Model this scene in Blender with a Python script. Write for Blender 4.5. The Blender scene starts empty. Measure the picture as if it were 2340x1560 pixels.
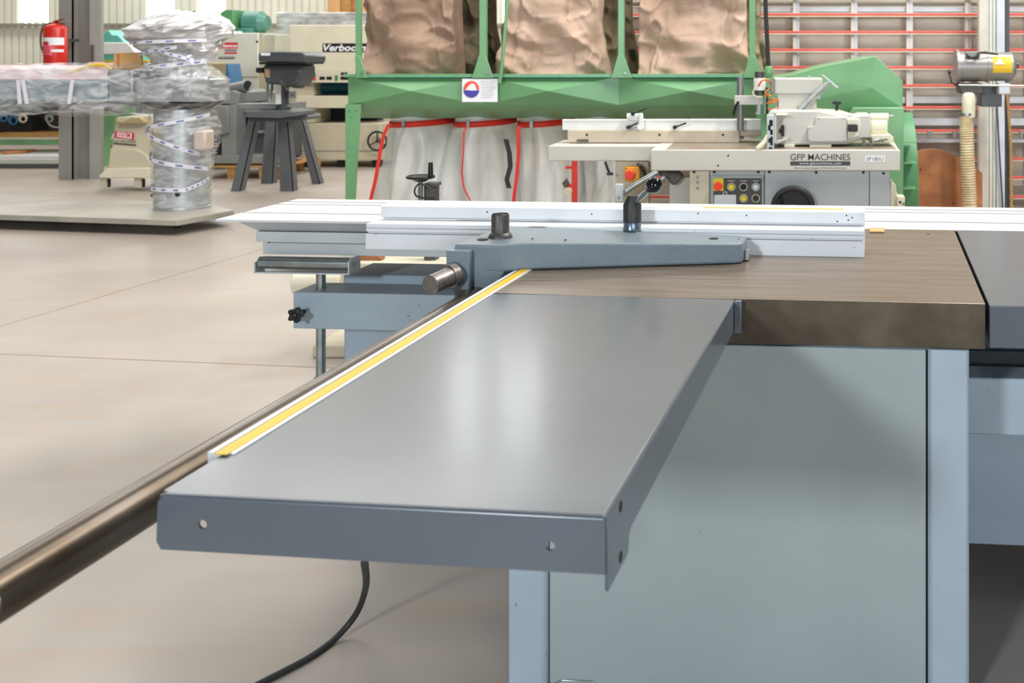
import bpy, bmesh, math, random
from mathutils import Vector, Matrix, noise
random.seed(7)
SC = bpy.context.scene
COL = SC.collection
PI = math.pi

# ------------------------------------------------------------------ camera
EYE = 1.42          # camera height
FPX = 2400.0        # focal length in px of the 2340 px wide frame
CX, HY = 1800.0, 123.0
cam_d = bpy.data.cameras.new('camera')
cam = bpy.data.objects.new('camera', cam_d); COL.objects.link(cam)
cam.location = (0, 0, EYE); cam.rotation_euler = (PI/2, 0, 0)
cam_d.sensor_width = 36; cam_d.lens = FPX/2340*36
cam_d.shift_x = (1170-CX)/2340; cam_d.shift_y = -(780-HY)/2340
cam_d.clip_end = 200; cam_d.clip_start = 0.05
cam_d.dof.use_dof = True; cam_d.dof.focus_distance = 2.7; cam_d.dof.aperture_fstop = 7.0
SC.camera = cam
# ------------------------------------------------------------------ world, lights, exposure
SC.view_settings.view_transform = 'Standard'; SC.view_settings.look = 'None'
SC.view_settings.gamma = 1; SC.view_settings.exposure = 0.0
SC.view_settings.use_curve_mapping = False
SC.cycles.use_denoising = True
SC.cycles.max_bounces = 7; SC.cycles.diffuse_bounces = 4; SC.cycles.glossy_bounces = 3
SC.cycles.transparent_max_bounces = 12; SC.cycles.caustics_reflective = False; SC.cycles.caustics_refractive = False
SC.cycles.sample_clamp_indirect = 6
wd = bpy.data.worlds.new('overcast'); SC.world = wd; wd.use_nodes = True
bg = wd.node_tree.nodes['Background']; bg.inputs[0].default_value = (0.86, 0.93, 1.0, 1); bg.inputs[1].default_value = 0.08

def area(name, loc, target, sx, sy, power, col=(1, 1, 1)):
    d = bpy.data.lights.new(name, 'AREA'); d.shape = 'RECTANGLE'; d.size = sx; d.size_y = sy
    d.energy = power; d.color = col
    o = bpy.data.objects.new(name, d); COL.objects.link(o); o.location = loc
    o.rotation_euler = (Vector(target)-Vector(loc)).to_track_quat('-Z', 'Y').to_euler()
    return o
area('roof_skylight_right', (3.2, 4.2, 6.3), (0.0, 3.0, 0), 4.2, .6, 500, (1, .985, .95))
area('roof_skylight_left', (-5.0, 9.5, 6.3), (-5.0, 9.5, 0), 3.0, 9.0, 240, (1, .99, .96))
area('background_fill', (-2.2, 5.0, 6.4), (-2.2, 11.5, 0), 6.0, 1.2, 190, (1, .99, .97))  # added fill lamp for the camera-facing sides of the background machines
area('backing_fill', (1.5, 8.2, 6.3), (0.8, 9.6, 0), 5.0, 1.6, 300, (1, .98, .95))  # added lamp, brightens the backing of the slatted frame
area('back_wall_fill', (-7.5, 14.6, 6.4), (-7.5, 15.5, 0), 14.0, 1.6, 420, (1, .99, .96))  # added lamp close to the back wall, lifts its sheeting
area('door_opening_light', (-3.9, -5.9, 3.3), (-0.1, 2.3, .5), .8, .9, 430, (.84, .94, 1))
area('front_fill_wide', (4.0, -7.5, 1.9), (-0.5, 3.0, .7), 4.5, 2.6, 500, (.84, .93, 1))  # added broad fill from behind the camera, not an actual door

# ------------------------------------------------------------------ materials
def lin(c):
    return tuple((v/255/12.92 if v/255 <= .04045 else ((v/255+.055)/1.055)**2.4) for v in c)
def mat(name, rgb, rough=.5, metal=0., var=.06, scale=8., bump=0., bscale=60., rgb2=None, stretch=(1, 1, 1), emit=0., alpha=1., spec=.5, coat=0., speck=0., bdist=.004):
    m = bpy.data.materials.new(name); m.use_nodes = True
    nt = m.node_tree; b = nt.nodes['Principled BSDF']
    b.inputs['Roughness'].default_value = rough; b.inputs['Metallic'].default_value = metal
    b.inputs['Specular IOR Level'].default_value = spec
    b.inputs['Coat Weight'].default_value = coat; b.inputs['Coat Roughness'].default_value = .12
    c1 = lin(rgb)
    tc = nt.nodes.new('ShaderNodeTexCoord'); mp = nt.nodes.new('ShaderNodeMapping')
    mp.inputs['Scale'].default_value = stretch
    nt.links.new(tc.outputs['Object'], mp.inputs[0])
    nz = nt.nodes.new('ShaderNodeTexNoise'); nz.inputs['Scale'].default_value = scale; nz.inputs['Detail'].default_value = 5
    nt.links.new(mp.outputs[0], nz.inputs['Vector'])
    cr = nt.nodes.new('ShaderNodeValToRGB'); cr.color_ramp.elements[0].position = .3; cr.color_ramp.elements[1].position = .7
    if rgb2 is None:
        lo = tuple(max(0, v*(1-var*1.6)) for v in c1); hi = tuple(min(1, v*(1+var)) for v in c1)
    else:
        lo, hi = lin(rgb2), c1
    cr.color_ramp.elements[0].color = (*lo, 1); cr.color_ramp.elements[1].color = (*hi, 1)
    nt.links.new(nz.outputs['Fac'], cr.inputs[0])
    out = cr.outputs[0]
    if speck:
        n3 = nt.nodes.new('ShaderNodeTexNoise'); n3.inputs['Scale'].default_value = 55; n3.inputs['Detail'].default_value = 1
        nt.links.new(tc.outputs['Object'], n3.inputs['Vector'])
        r3 = nt.nodes.new('ShaderNodeValToRGB'); r3.color_ramp.elements[0].position = .76; r3.color_ramp.elements[1].position = .79
        nt.links.new(n3.outputs['Fac'], r3.inputs[0])
        mx = nt.nodes.new('ShaderNodeMix'); mx.data_type = 'RGBA'
        ml = nt.nodes.new('ShaderNodeMath'); ml.operation = 'MULTIPLY'; ml.inputs[1].default_value = speck
        nt.links.new(r3.outputs[0], ml.inputs[0]); nt.links.new(ml.outputs[0], mx.inputs[0])
        nt.links.new(out, mx.inputs[6]); mx.inputs[7].default_value = (.03, .028, .025, 1); out = mx.outputs[2]
    nt.links.new(out, b.inputs['Base Color'])
    if bump:
        n2 = nt.nodes.new('ShaderNodeTexNoise'); n2.inputs['Scale'].default_value = bscale; n2.inputs['Detail'].default_value = 3
        nt.links.new(mp.outputs[0], n2.inputs['Vector'])
        bp = nt.nodes.new('ShaderNodeBump'); bp.inputs['Strength'].default_value = bump; bp.inputs['Distance'].default_value = bdist
        nt.links.new(n2.outputs['Fac'], bp.inputs['Height']); nt.links.new(bp.outputs[0], b.inputs['Normal'])
    if emit:
        b.inputs['Emission Color'].default_value = (*c1, 1); b.inputs['Emission Strength'].default_value = emit
    if alpha < 1: b.inputs['Alpha'].default_value = alpha
    return m

def film(name, rgb, alpha_lo, alpha_hi, rough=.18, scale=9., stretch=(1, 1, 1), bump=.8, bscale=25., lo=.4, hi=.65):
    """clear plastic film: see-through with milky folds"""
    m = bpy.data.materials.new(name); m.use_nodes = True
    nt = m.node_tree; b = nt.nodes['Principled BSDF']
    b.inputs['Base Color'].default_value = (*lin(rgb), 1); b.inputs['Roughness'].default_value = rough
    tc = nt.nodes.new('ShaderNodeTexCoord'); mp = nt.nodes.new('ShaderNodeMapping'); mp.inputs['Scale'].default_value = stretch
    nt.links.new(tc.outputs['Object'], mp.inputs[0])
    nz = nt.nodes.new('ShaderNodeTexNoise'); nz.inputs['Scale'].default_value = scale; nz.inputs['Detail'].default_value = 5; nz.inputs['Distortion'].default_value = 1.2
    nt.links.new(mp.outputs[0], nz.inputs['Vector'])
    mr = nt.nodes.new('ShaderNodeMapRange'); mr.inputs[1].default_value = lo; mr.inputs[2].default_value = hi
    mr.inputs[3].default_value = alpha_lo; mr.inputs[4].default_value = alpha_hi
    nt.links.new(nz.outputs['Fac'], mr.inputs[0]); nt.links.new(mr.outputs[0], b.inputs['Alpha'])
    n2 = nt.nodes.new('ShaderNodeTexNoise'); n2.inputs['Scale'].default_value = bscale; n2.inputs['Detail'].default_value = 4; n2.inputs['Distortion'].default_value = 2
    nt.links.new(mp.outputs[0], n2.inputs['Vector'])
    bp = nt.nodes.new('ShaderNodeBump'); bp.inputs['Strength'].default_value = bump; bp.inputs['Distance'].default_value = .02
    nt.links.new(n2.outputs['Fac'], bp.inputs['Height']); nt.links.new(bp.outputs[0], b.inputs['Normal'])
    return m

M = {}
M['ext_paint'] = mat('satin grey table paint', (87, 93, 101), .25, var=.04, scale=6, bump=.012, bscale=30, coat=.15)
M['flange_paint'] = M['ext_paint']
M['arm_paint'] = mat('textured grey casting paint', (116, 127, 136), .42, var=.05, scale=20, bump=.16, bscale=300)
M['cab_panel'] = mat('pale grey green panel paint', (152, 161, 161), .5, var=.05, scale=3, bump=.04, bscale=120, speck=.12)
M['cab_post'] = mat('pale blue grey frame paint', (160, 173, 184), .5, var=.05, scale=5, bump=.04, bscale=120, speck=.35)
M['iron_top'] = mat('ground cast iron', (144, 130, 115), .34, .5, rgb2=(118, 101, 84), scale=14, stretch=(.25, 3.2, 1), bump=.05, bscale=240)
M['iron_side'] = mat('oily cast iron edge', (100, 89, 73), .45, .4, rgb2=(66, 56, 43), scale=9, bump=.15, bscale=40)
M['bar_steel'] = mat('browned round steel bar', (108, 98, 90), .28, .85, rgb2=(84, 72, 58), scale=7, bump=.05, bscale=60)
M['bright_steel'] = mat('zinc plated steel', (160, 165, 163), .3, .85, var=.12, scale=20)
M['aluminium'] = mat('pale anodised aluminium', (222, 222, 224), .38, .12, var=.02, scale=10, bump=.03, speck=.0)
M['aluminium_worn'] = mat('pale anodised aluminium with nicks', (224, 224, 226), .4, .12, var=.02, scale=10, bump=.04, speck=.35)
M['slot_dark'] = mat('dark slot shade and seams', (70, 72, 74), .6)  # groove shade as a dark colour; also used for cabinet seams
M['alu_grey'] = mat('dull aluminium', (196, 200, 202), .42, .25, var=.04)
M['black_plastic'] = mat('black plastic', (30, 31, 33), .22, var=.1)
M['black_ball'] = mat('polished black ball knob', (22, 23, 27), .08, var=.02)
M['dark_steel'] = mat('blackened steel', (92, 87, 84), .46, .4, rgb2=(72, 68, 65), scale=30)
M['lead_steel'] = mat('blued steel collar', (110, 124, 138), .3, .7, var=.12, scale=40)
M['rusty_steel'] = mat('tarnished turned steel', (138, 132, 128), .4, .6, rgb2=(112, 103, 98), scale=60)
M['hub_black'] = mat('black oxide steel', (58, 56, 56), .5, .2, rgb2=(46, 44, 44), scale=30)
M['yellow'] = mat('yellow tape', (228, 188, 34), .45, var=.04)
M['white'] = mat('white enamel', (236, 236, 232), .45, var=.03)
M['black'] = mat('black paint', (26, 26, 27), .5)
M['rubber'] = mat('black rubber', (38, 38, 38), .6)
M['hole'] = mat('dark hole shade', (22, 22, 22), .8)  # near black for flat pieces standing in for the shade inside holes
M['green'] = mat('mid green machine enamel', (112, 162, 114), .33, var=.06, scale=5, bump=.04)
M['green_dk'] = mat('green panel enamel', (92, 152, 104), .45, var=.08, scale=5)
M['teal'] = mat('teal enamel', (110, 190, 178), .45)
M['teal_dk'] = mat('blue green motor enamel', (84, 140, 130), .35, rgb2=(60, 118, 96), scale=3)
M['blue_teal'] = mat('deep blue roller rubber', (22, 92, 112), .4)
M['cream'] = mat('cream machine enamel', (226, 219, 194), .42, var=.04, scale=4)
M['cream_dk'] = mat('beige machine enamel', (203, 194, 170), .45, var=.04, scale=4)
M['grey_cream'] = mat('pale grey machine enamel', (218, 220, 208), .42, var=.03, scale=4)
M['beige_grey'] = mat('warm grey machine enamel', (203, 199, 189), .4, var=.03, scale=6)
M['mach_grey'] = mat('blue grey cabinet enamel', (176, 181, 182), .42, var=.03, scale=6)
M['dull_grey'] = mat('dull grey machine enamel', (134, 137, 135), .45, var=.08, scale=6)
M['charcoal'] = mat('charcoal machine enamel', (70, 74, 79), .4, var=.1, scale=8)
M['charcoal_lt'] = mat('slate grey stand paint', (98, 102, 106), .45, var=.06, scale=8)
M['navy'] = mat('dark navy recess', (26, 34, 56), .5)
M['cloth'] = mat('pinkish tan filter cloth', (200, 173, 155), .9, rgb2=(182, 152, 132), scale=3.2, bump=.7, bscale=4.5, bdist=.05, spec=.15)
M['cloth_lt'] = mat('brownish filter cloth', (170, 144, 125), .9, rgb2=(152, 124, 105), scale=3.2, bump=.7, bscale=4.5, bdist=.05, spec=.15)
M['cloth_shade'] = mat('shaded olive brown filter cloth', (142, 128, 100), .9, rgb2=(100, 84, 66), scale=4, bump=.3, bscale=90)  # shade on the rear bag rows is put into this darker cloth
M['red'] = mat('red strap webbing', (214, 44, 30), .55, var=.08)
M['red_paint'] = mat('red enamel', (205, 44, 30), .3, var=.06)
M['slat_red'] = mat('red support slat', (226, 92, 78), .45, var=.06)
M['slat_cap'] = mat('pale slat cap', (228, 196, 176), .5, var=.05)
M['panel_beige'] = mat('weathered beige wall panel', (186, 180, 168), .7, rgb2=(164, 156, 142), scale=2.2, stretch=(1, 1, 6))
M['post_beige'] = mat('pale frame post', (214, 206, 194), .5)
M['post_silver'] = mat('silver frame rail', (200, 202, 206), .4, .3)
M['sheet'] = mat('pale cream wall sheeting', (236, 233, 218), .55, var=.05, scale=1.5)
M['rib'] = mat('weathered wall girt', (150, 146, 132), .6)
M['dado'] = mat('olive grey low wall', (150, 142, 112), .8, var=.1, scale=6)
M['roof'] = mat('grey roof lining', (190, 190, 186), .8)
M['pane'] = mat('daylit translucent sheet', (250, 252, 255), .5, emit=5.0)
M['column'] = mat('grey painted column steel', (146, 143, 136), .5, var=.05, scale=4)
M['column_lt'] = M['column']
M['wood'] = mat('pallet timber', (200, 156, 92), .7, rgb2=(168, 120, 66), scale=12, stretch=(1, 1, 5))
M['brown_sheet'] = mat('brown weathered board', (196, 132, 84), .7, rgb2=(128, 72, 48), scale=4)
M['cardboard'] = mat('cardboard', (226, 178, 122), .75, rgb2=(208, 158, 104), scale=5)
M['orange'] = mat('orange switch box', (240, 160, 24), .4)
M['orange_tube'] = mat('orange air tube', (236, 118, 60), .35)
M['btn_red'] = mat('red button', (232, 62, 40), .3)
M['btn_yel'] = mat('yellow button', (222, 205, 30), .35)
M['btn_grn'] = mat('green button', (60, 150, 80), .35)
M['btn_white'] = mat('white button', (205, 215, 222), .3)
M['ink'] = mat('dark grey print', (62, 60, 60), .5)
M['label_white'] = mat('white label', (240, 240, 242), .5, var=.01)
M['label_red'] = mat('red label', (214, 60, 66), .5)
M['label_pink'] = mat('faded pink label', (240, 110, 125), .5)
M['navy_print'] = mat('blue print', (70, 62, 160), .5)
M['orange_print'] = mat('orange red print', (236, 92, 62), .5)
M['blue'] = mat('blue plate', (44, 104, 148), .45)
M['olive'] = mat('olive beige box', (176, 160, 120), .7)
M['hose'] = mat('milky hose', (230, 214, 184), .45, rgb2=(206, 182, 140), scale=18)
M['foil_metal'] = mat('galvanised sheet', (196, 202, 204), .34, .55, rgb2=(168, 174, 176), scale=6, bump=.1, bscale=10)
M['alu_stack'] = mat('stacked pale profile', (186, 200, 208), .4, .4, rgb2=(150, 165, 172), scale=6, stretch=(.3, 1, 30))
M['pinkish'] = mat('pink printed top wrap', (228, 186, 186), .6, rgb2=(196, 196, 200), scale=10, stretch=(.3, 1, 12))
M['film'] = film('clear stretch film', (250, 250, 252), .03, .50, scale=5, stretch=(1, 1, 3), bump=.35, bscale=9)
M['film_milky'] = film('crumpled milky film', (236, 234, 234), .45, .97, rough=.22, scale=6, stretch=(1, 1, 3), bump=1.0, bscale=16)
M['bagfilm'] = film('translucent collection bag', (240, 240, 238), .40, .74, rough=.28, scale=1.6, stretch=(1.6, 1.6, .6), bump=.35, bscale=3.5)
M['tape'] = mat('white printed tape', (232, 230, 238), .45, var=.02)
M['tape_blue'] = mat('blue tape print', (104, 108, 178), .45)

def crumple_mat(name, rgb, rgb2, rough=.25):
    m = mat(name, rgb, rough, .25, rgb2=rgb2, scale=5, stretch=(1, 1, 3), bump=.5, bscale=10)
    return m
M['crumple'] = crumple_mat('crumpled shiny wrapping', (244, 243, 244), (158, 155, 154))

def floor_mat():
    m = mat('worn concrete', (178, 167, 157), .42, rgb2=(163, 152, 142), scale=1.3, bump=.1, bscale=30)
    nt = m.node_tree; b = nt.nodes['Principled BSDF']
    src = b.inputs['Base Color'].links[0].from_socket
    tc = nt.nodes.new('ShaderNodeTexCoord'); mp = nt.nodes.new('ShaderNodeMapping'); mp.inputs['Rotation'].default_value = (0, 0, math.radians(7.6))
    nt.links.new(tc.outputs['Object'], mp.inputs[0])
    sep = nt.nodes.new('ShaderNodeSeparateXYZ'); nt.links.new(mp.outputs[0], sep.inputs[0])
    def math_(op, a, bb=None, c=None):
        n = nt.nodes.new('ShaderNodeMath'); n.operation = op
        for i, v in enumerate((a, bb, c)):
            if v is None: continue
            if isinstance(v, (int, float)): n.inputs[i].default_value = v
            else: nt.links.new(v, n.inputs[i])
        return n.outputs[0]
    facs = []
    a_ = math.radians(7.6)
    # joint lines pass through (-3.96,6.55) and (-2.9,4.86)
    u0 = -3.96*math.cos(a_) - 6.55*math.sin(a_); v0 = -2.9*math.sin(a_) + 4.86*math.cos(a_)
    for s, o0, per in ((sep.outputs[0], u0, 5.6), (sep.outputs[1], v0, 5.2)):
        t = math_('SUBTRACT', s, o0); t = math_('DIVIDE', t, per); t = math_('ADD', t, 100.5); t = math_('FRACT', t)
        t = math_('SUBTRACT', t, .5); t = math_('ABSOLUTE', t); t = math_('MULTIPLY', t, per)
        facs.append(math_('LESS_THAN', t, .0055))
    f = math_('MAXIMUM', *facs)
    # small orange brown stains and scratches
    n1 = nt.nodes.new('ShaderNodeTexNoise'); n1.inputs['Scale'].default_value = 2.6; n1.inputs['Detail'].default_value = 8
    mp2 = nt.nodes.new('ShaderNodeMapping'); mp2.inputs['Scale'].default_value = (1, 3.5, 1); nt.links.new(tc.outputs['Object'], mp2.inputs[0]); nt.links.new(mp2.outputs[0], n1.inputs['Vector'])
    st = nt.nodes.new('ShaderNodeMapRange'); st.inputs[1].default_value = .56; st.inputs[2].default_value = .74; nt.links.new(n1.outputs['Fac'], st.inputs[0]); st.inputs[4].default_value = .35
    mx = nt.nodes.new('ShaderNodeMix'); mx.data_type = 'RGBA'; nt.links.new(st.outputs[0], mx.inputs[0]); nt.links.new(src, mx.inputs[6]); mx.inputs[7].default_value = (*lin((190, 152, 118)), 1)
    m2 = nt.nodes.new('ShaderNodeMix'); m2.data_type = 'RGBA'; nt.links.new(f, m2.inputs[0]); nt.links.new(mx.outputs[2], m2.inputs[6]); m2.inputs[7].default_value = (*lin((128, 100, 76)), 1)
    nt.links.new(m2.outputs[2], b.inputs['Base Color'])
    # patchy gloss
    rr = nt.nodes.new('ShaderNodeMapRange'); rr.inputs[3].default_value = .34; rr.inputs[4].default_value = .6; nt.links.new(n1.outputs['Fac'], rr.inputs[0]); nt.links.new(rr.outputs[0], b.inputs['Roughness'])
    return m
M['floor'] = floor_mat()

# ------------------------------------------------------------------ geometry helpers
def X(px, Y): return (px-CX)*Y/FPX
def Z(py, Y): return EYE-(py-HY)*Y/FPX
WM = {}
class MB:
    def __init__(s, fr=None): s.v = []; s.f = []; s.fr = fr
    def add(s, vs, fs):
        n = len(s.v)
        s.v += [Vector(p) if s.fr is None else s.fr @ Vector(p) for p in vs]
        s.f += [tuple(i+n for i in f) for f in fs]; return s
    def box(s, x0, x1, y0, y1, z0, z1):
        return s.add([(x0, y0, z0), (x1, y0, z0), (x1, y1, z0), (x0, y1, z0), (x0, y0, z1), (x1, y0, z1), (x1, y1, z1), (x0, y1, z1)],
                     [(0, 3, 2, 1), (4, 5, 6, 7), (0, 1, 5, 4), (1, 2, 6, 5), (2, 3, 7, 6), (3, 0, 4, 7)])
    def prism(s, pts, a0, a1, axis='y', sh=(0, 0)):
        n = len(pts)
        def P(p, a, k):
            q = (p[0]+sh[0]*k, p[1]+sh[1]*k)
            return {'y': (q[0], a, q[1]), 'x': (a, q[0], q[1]), 'z': (q[0], q[1], a)}[axis]
        vs = [P(p, a0, 0) for p in pts]+[P(p, a1, 1) for p in pts]
        fs = [tuple(range(n)), tuple(reversed(range(n, 2*n)))]+[(i, i+n, (i+1) % n+n, (i+1) % n) for i in range(n)]
        return s.add(vs, fs)
    def cyl(s, p0, p1, r0, r1=None, n=24):
        r1 = r0 if r1 is None else r1
        p0, p1 = Vector(p0), Vector(p1); d = (p1-p0).normalized()
        a = Vector((0, 0, 1)) if abs(d.z) < .9 else Vector((1, 0, 0))
        e1 = d.cross(a).normalized(); e2 = d.cross(e1)
        vs = []
        for p, r in ((p0, r0), (p1, r1)):
            vs += [p+(e1*math.cos(t)+e2*math.sin(t))*r for t in (2*PI*i/n for i in range(n))]
        fs = [tuple(reversed(range(n))), tuple(range(n, 2*n))]+[(i, (i+1) % n, (i+1) % n+n, i+n) for i in range(n)]
        return s.add(vs, fs)
    def tube(s, pts, r, n=10, closed=False):
        pts = [Vector(p) for p in pts]; k = len(pts); vs = []; prev = None
        for i, p in enumerate(pts):
            a = pts[(i-1) % k] if (closed or i) else p; b = pts[(i+1) % k] if (closed or i < k-1) else p
            d = (b-a).normalized()
            if prev is None: e1 = d.cross(Vector((0, 0, 1)) if abs(d.z) < .9 else Vector((1, 0, 0))).normalized()
            else: e1 = (prev-d*prev.dot(d)).normalized()
            prev = e1; e2 = d.cross(e1); rr = r[i] if isinstance(r, (list, tuple)) else r
            vs += [p+(e1*math.cos(t)+e2*math.sin(t))*rr for t in (2*PI*j/n for j in range(n))]
        fs = []
        for i in range(k if closed else k-1):
            for j in range(n):
                a, b = i*n+j, i*n+(j+1) % n; c, d_ = ((i+1) % k)*n+(j+1) % n, ((i+1) % k)*n+j
                fs.append((a, b, c, d_))
        if not closed: fs += [tuple(reversed(range(n))), tuple(range((k-1)*n, k*n))]
        return s.add(vs, fs)
    def lathe(s, prof, c, axis='z', n=32):
        """prof: (radius, height) pairs from bottom to top"""
        vs = []
        for r, h in prof:
            for i in range(n):
                t = 2*PI*i/n; a, b = r*math.cos(t), r*math.sin(t)
                vs.append({'z': (c[0]+a, c[1]+b, c[2]+h), 'y': (c[0]+a, c[1]+h, c[2]+b), 'x': (c[0]+h, c[1]+a, c[2]+b)}[axis])
        k = len(prof)
        fs = [(i*n+j, i*n+(j+1) % n, (i+1)*n+(j+1) % n, (i+1)*n+j) for i in range(k-1) for j in range(n)]
        fs += [tuple(reversed(range(n))), tuple(range((k-1)*n, k*n))]
        return s.add(vs, fs)
    def sphere(s, c, r, n=24, sz=1.):
        prof = [(max(1e-4, r*math.sin(PI*i/(n//2))), -r*sz*math.cos(PI*i/(n//2))) for i in range(n//2+1)]
        return s.lathe(prof, c, 'z', n)
    def grid(s, fn, nu, nv, closed_u=False):
        vs = [fn(i/nu, j/nv) for j in range(nv+1) for i in range(nu+(0 if closed_u else 1))]
        w = nu+(0 if closed_u else 1)
        fs = [(j*w+i, j*w+(i+1) % w, (j+1)*w+(i+1) % w, (j+1)*w+i) for j in range(nv) for i in range(nu)]
        return s.add(vs, fs)
    def torus(s, c, R, r, axis='y', n=40, m=10):
        pts = []
        for i in range(n):
            t = 2*PI*i/n; a, b = R*math.cos(t), R*math.sin(t)
            pts.append({'z': (c[0]+a, c[1]+b, c[2]), 'y': (c[0]+a, c[1], c[2]+b), 'x': (c[0], c[1]+a, c[2]+b)}[axis])
        return s.tube(pts, r, m, True)
    def build(s, name, m, parent=None, bev=0., seg=2, smooth=True, label=None, stuff=False, angle=35, sub=0, recenter=True):
        me = bpy.data.meshes.new(name)
        inv = WM[parent.name].inverted() if parent is not None else Matrix()
        org = Matrix()
        if parent is None and s.v and recenter:
            lo = Vector([min(v[i] for v in s.v) for i in range(3)]); hi = Vector([max(v[i] for v in s.v) for i in range(3)])
            org = Matrix.Translation(((lo.x+hi.x)/2, (lo.y+hi.y)/2, lo.z)); inv = org.inverted()
        me.from_pydata([inv @ v for v in s.v], [], s.f)
        bm = bmesh.new(); bm.from_mesh(me); bmesh.ops.recalc_face_normals(bm, faces=bm.faces); bm.to_mesh(me); bm.free()
        if smooth:
            me.polygons.foreach_set('use_smooth', [True]*len(me.polygons)); me.set_sharp_from_angle(angle=math.radians(angle))
        me.materials.append(M[m] if isinstance(m, str) else m)
        o = bpy.data.objects.new(name, me); COL.objects.link(o)
        if parent is None: o.matrix_world = org; WM[o.name] = org
        else: o.parent = parent; WM[o.name] = WM[parent.name]
        if bev:
            b = o.modifiers.new('bevel', 'BEVEL'); b.width = bev; b.segments = seg; b.limit_method = 'ANGLE'; b.angle_limit = math.radians(40)
        if sub:
            q = o.modifiers.new('subdivision', 'SUBSURF'); q.levels = sub; q.render_levels = sub
        if label: o['label'] = label
        if stuff: o['kind'] = 'stuff'
        return o
def tag(o, label=None, cat=None, group=None, kind=None):
    if label: o['label'] = label
    if cat: o['category'] = cat
    if group: o['group'] = group
    if kind: o['kind'] = kind
    return o
def thing(name, label, cat, loc, rz=0., group=None):
    o = bpy.data.objects.new(name, None); COL.objects.link(o); o.empty_display_size = .1
    o.location = loc; o.rotation_euler = (0, 0, rz)
    WM[o.name] = Matrix.Translation(loc) @ Matrix.Rotation(rz, 4, 'Z')
    return tag(o, label, cat, group)
def clone(root, dx, dy, dz, label, rz=0.):
    """copy a thing with its parts and sub-parts"""
    r = root.copy(); COL.objects.link(r); r.location = Vector(root.location)+Vector((dx, dy, dz)); r.rotation_euler.z = root.rotation_euler.z+rz
    r['label'] = label
    for ch in [c for c in COL.objects if c.parent == root]:
        c = ch.copy(); COL.objects.link(c); c.parent = r
        for g in [k for k in COL.objects if k.parent == ch]:
            d = g.copy(); COL.objects.link(d); d.parent = c
    return r
def struct(mb, name, m, **k):
    o = mb.build(name, m, **k); o['kind'] = 'structure'; return o
def px(pts, Y): return [(X(a, Y), Z(b, Y)) for a, b in pts]
def slab(pts, Y, d, mb=None):
    """a solid whose front outline is given, standing at distance Y, d deep"""
    return (mb or MB()).prism(px(pts, Y), Y, Y+d, 'y')
def bx(x0, x1, y0, y1, Y, d, mb=None):
    return (mb or MB()).box(X(x0, Y), X(x1, Y), Y, Y+d, Z(y1, Y), Z(y0, Y))
def disc(cx, cy, r, Y, d, mb=None, n=28):
    c = (X(cx, Y), Z(cy, Y))
    return (mb or MB()).cyl((c[0], Y, c[1]), (c[0], Y+d, c[1]), r*Y/FPX, n=n)
def P3(a, b, Y): return (X(a, Y), Y, Z(b, Y))

def text(name, s, cx, z, y, width, height, m, parent, bold=0., shear=0., fr=None, sp=1.):
    """raised lettering on a face that looks towards -y, centred at (cx, z)"""
    cu = bpy.data.curves.new(name, 'FONT'); cu.body = s; cu.extrude = .0; cu.offset = bold; cu.shear = shear; cu.space_character = sp
    cu.align_x = 'LEFT'; cu.resolution_u = 3
    to = bpy.data.objects.new(name, cu); COL.objects.link(to)
    dg = bpy.context.evaluated_depsgraph_get(); me = bpy.data.meshes.new_from_object(to.evaluated_get(dg))
    COL.objects.unlink(to); bpy.data.objects.remove(to)
    vs = [v.co.copy() for v in me.vertices]; fs = [tuple(p.vertices) for p in me.polygons]
    lo = [min(v[i] for v in vs) for i in (0, 1)]; hi = [max(v[i] for v in vs) for i in (0, 1)]
    sx = width/(hi[0]-lo[0]); sz = height/(hi[1]-lo[1])
    mb = MB(fr)
    mb.add([(cx+(v.x-(lo[0]+hi[0])/2)*sx, y, z+(v.y-(lo[1]+hi[1])/2)*sz) for v in vs], fs)
    return mb.build(name, m, parent, smooth=False)
def nz(x, y, z, s=1.): return noise.noise(Vector((x*s, y*s, z*s)))

# ------------------------------------------------------------------ the hall
struct(MB().box(-22, 9, -9, 18.0, -.1, 0), 'floor', 'floor', smooth=False, recenter=False)
YB = 17.0
wins = [(45, 110), (339, 398), (454, 515), (1030, 1090), (1150, 1235), (-160, -90), (-420, -350)]
wins = sorted(wins)
ZW0, ZW1, ZT = Z(50, YB), 6.85, 7.0
def corr(mb, x0, x1, z0, z1, y):
    n = max(1, round((x1-x0)/.125)); w = (x1-x0)/n; pts = []
    for i in range(n):
        a = x0+i*w
        pts += [(a, y), (a+w*.62, y), (a+w*.72, y+.045), (a+w*.9, y+.045)]
    pts.append((x1, y))
    vs = [(p[0], p[1], z0) for p in pts]+[(p[0], p[1], z1) for p in pts]; k = len(pts)
    mb.add(vs, [(i, i+1, i+1+k, i+k) for i in range(k-1)])
wall = MB(); cur = -22.
for a, b in wins:
    xa, xb = X(a, YB), X(b, YB)
    corr(wall, cur, xa, 1.25, ZT, YB); corr(wall, xa, xb, 1.25, ZW0, YB); corr(wall, xa, xb, ZW1, ZT, YB); cur = xb
corr(wall, cur, 9., 1.25, ZT, YB)
wl = struct(wall, 'wall_back', 'sheet', smooth=False)
struct(MB().box(-22, 9, YB-.12, YB+.1, 0, 1.25), 'baseboard_back', 'dado', smooth=False)
struct(MB().box(-22, 9, YB-.10, YB-.01, Z(59, YB), Z(54, YB)), 'trim_1', 'rib')
for i, (a, b) in enumerate(wins):
    struct(MB().box(X(a, YB)-.01, X(b, YB)+.01, YB+.03, YB+.05, ZW0-.02, ZW1+.02), 'window_%d' % (i+1), 'pane', smooth=False)
struct(MB().box(-22.1, -22, -9, 18, 0, ZT), 'wall_left', 'sheet', smooth=False)
roof = MB()
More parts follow.
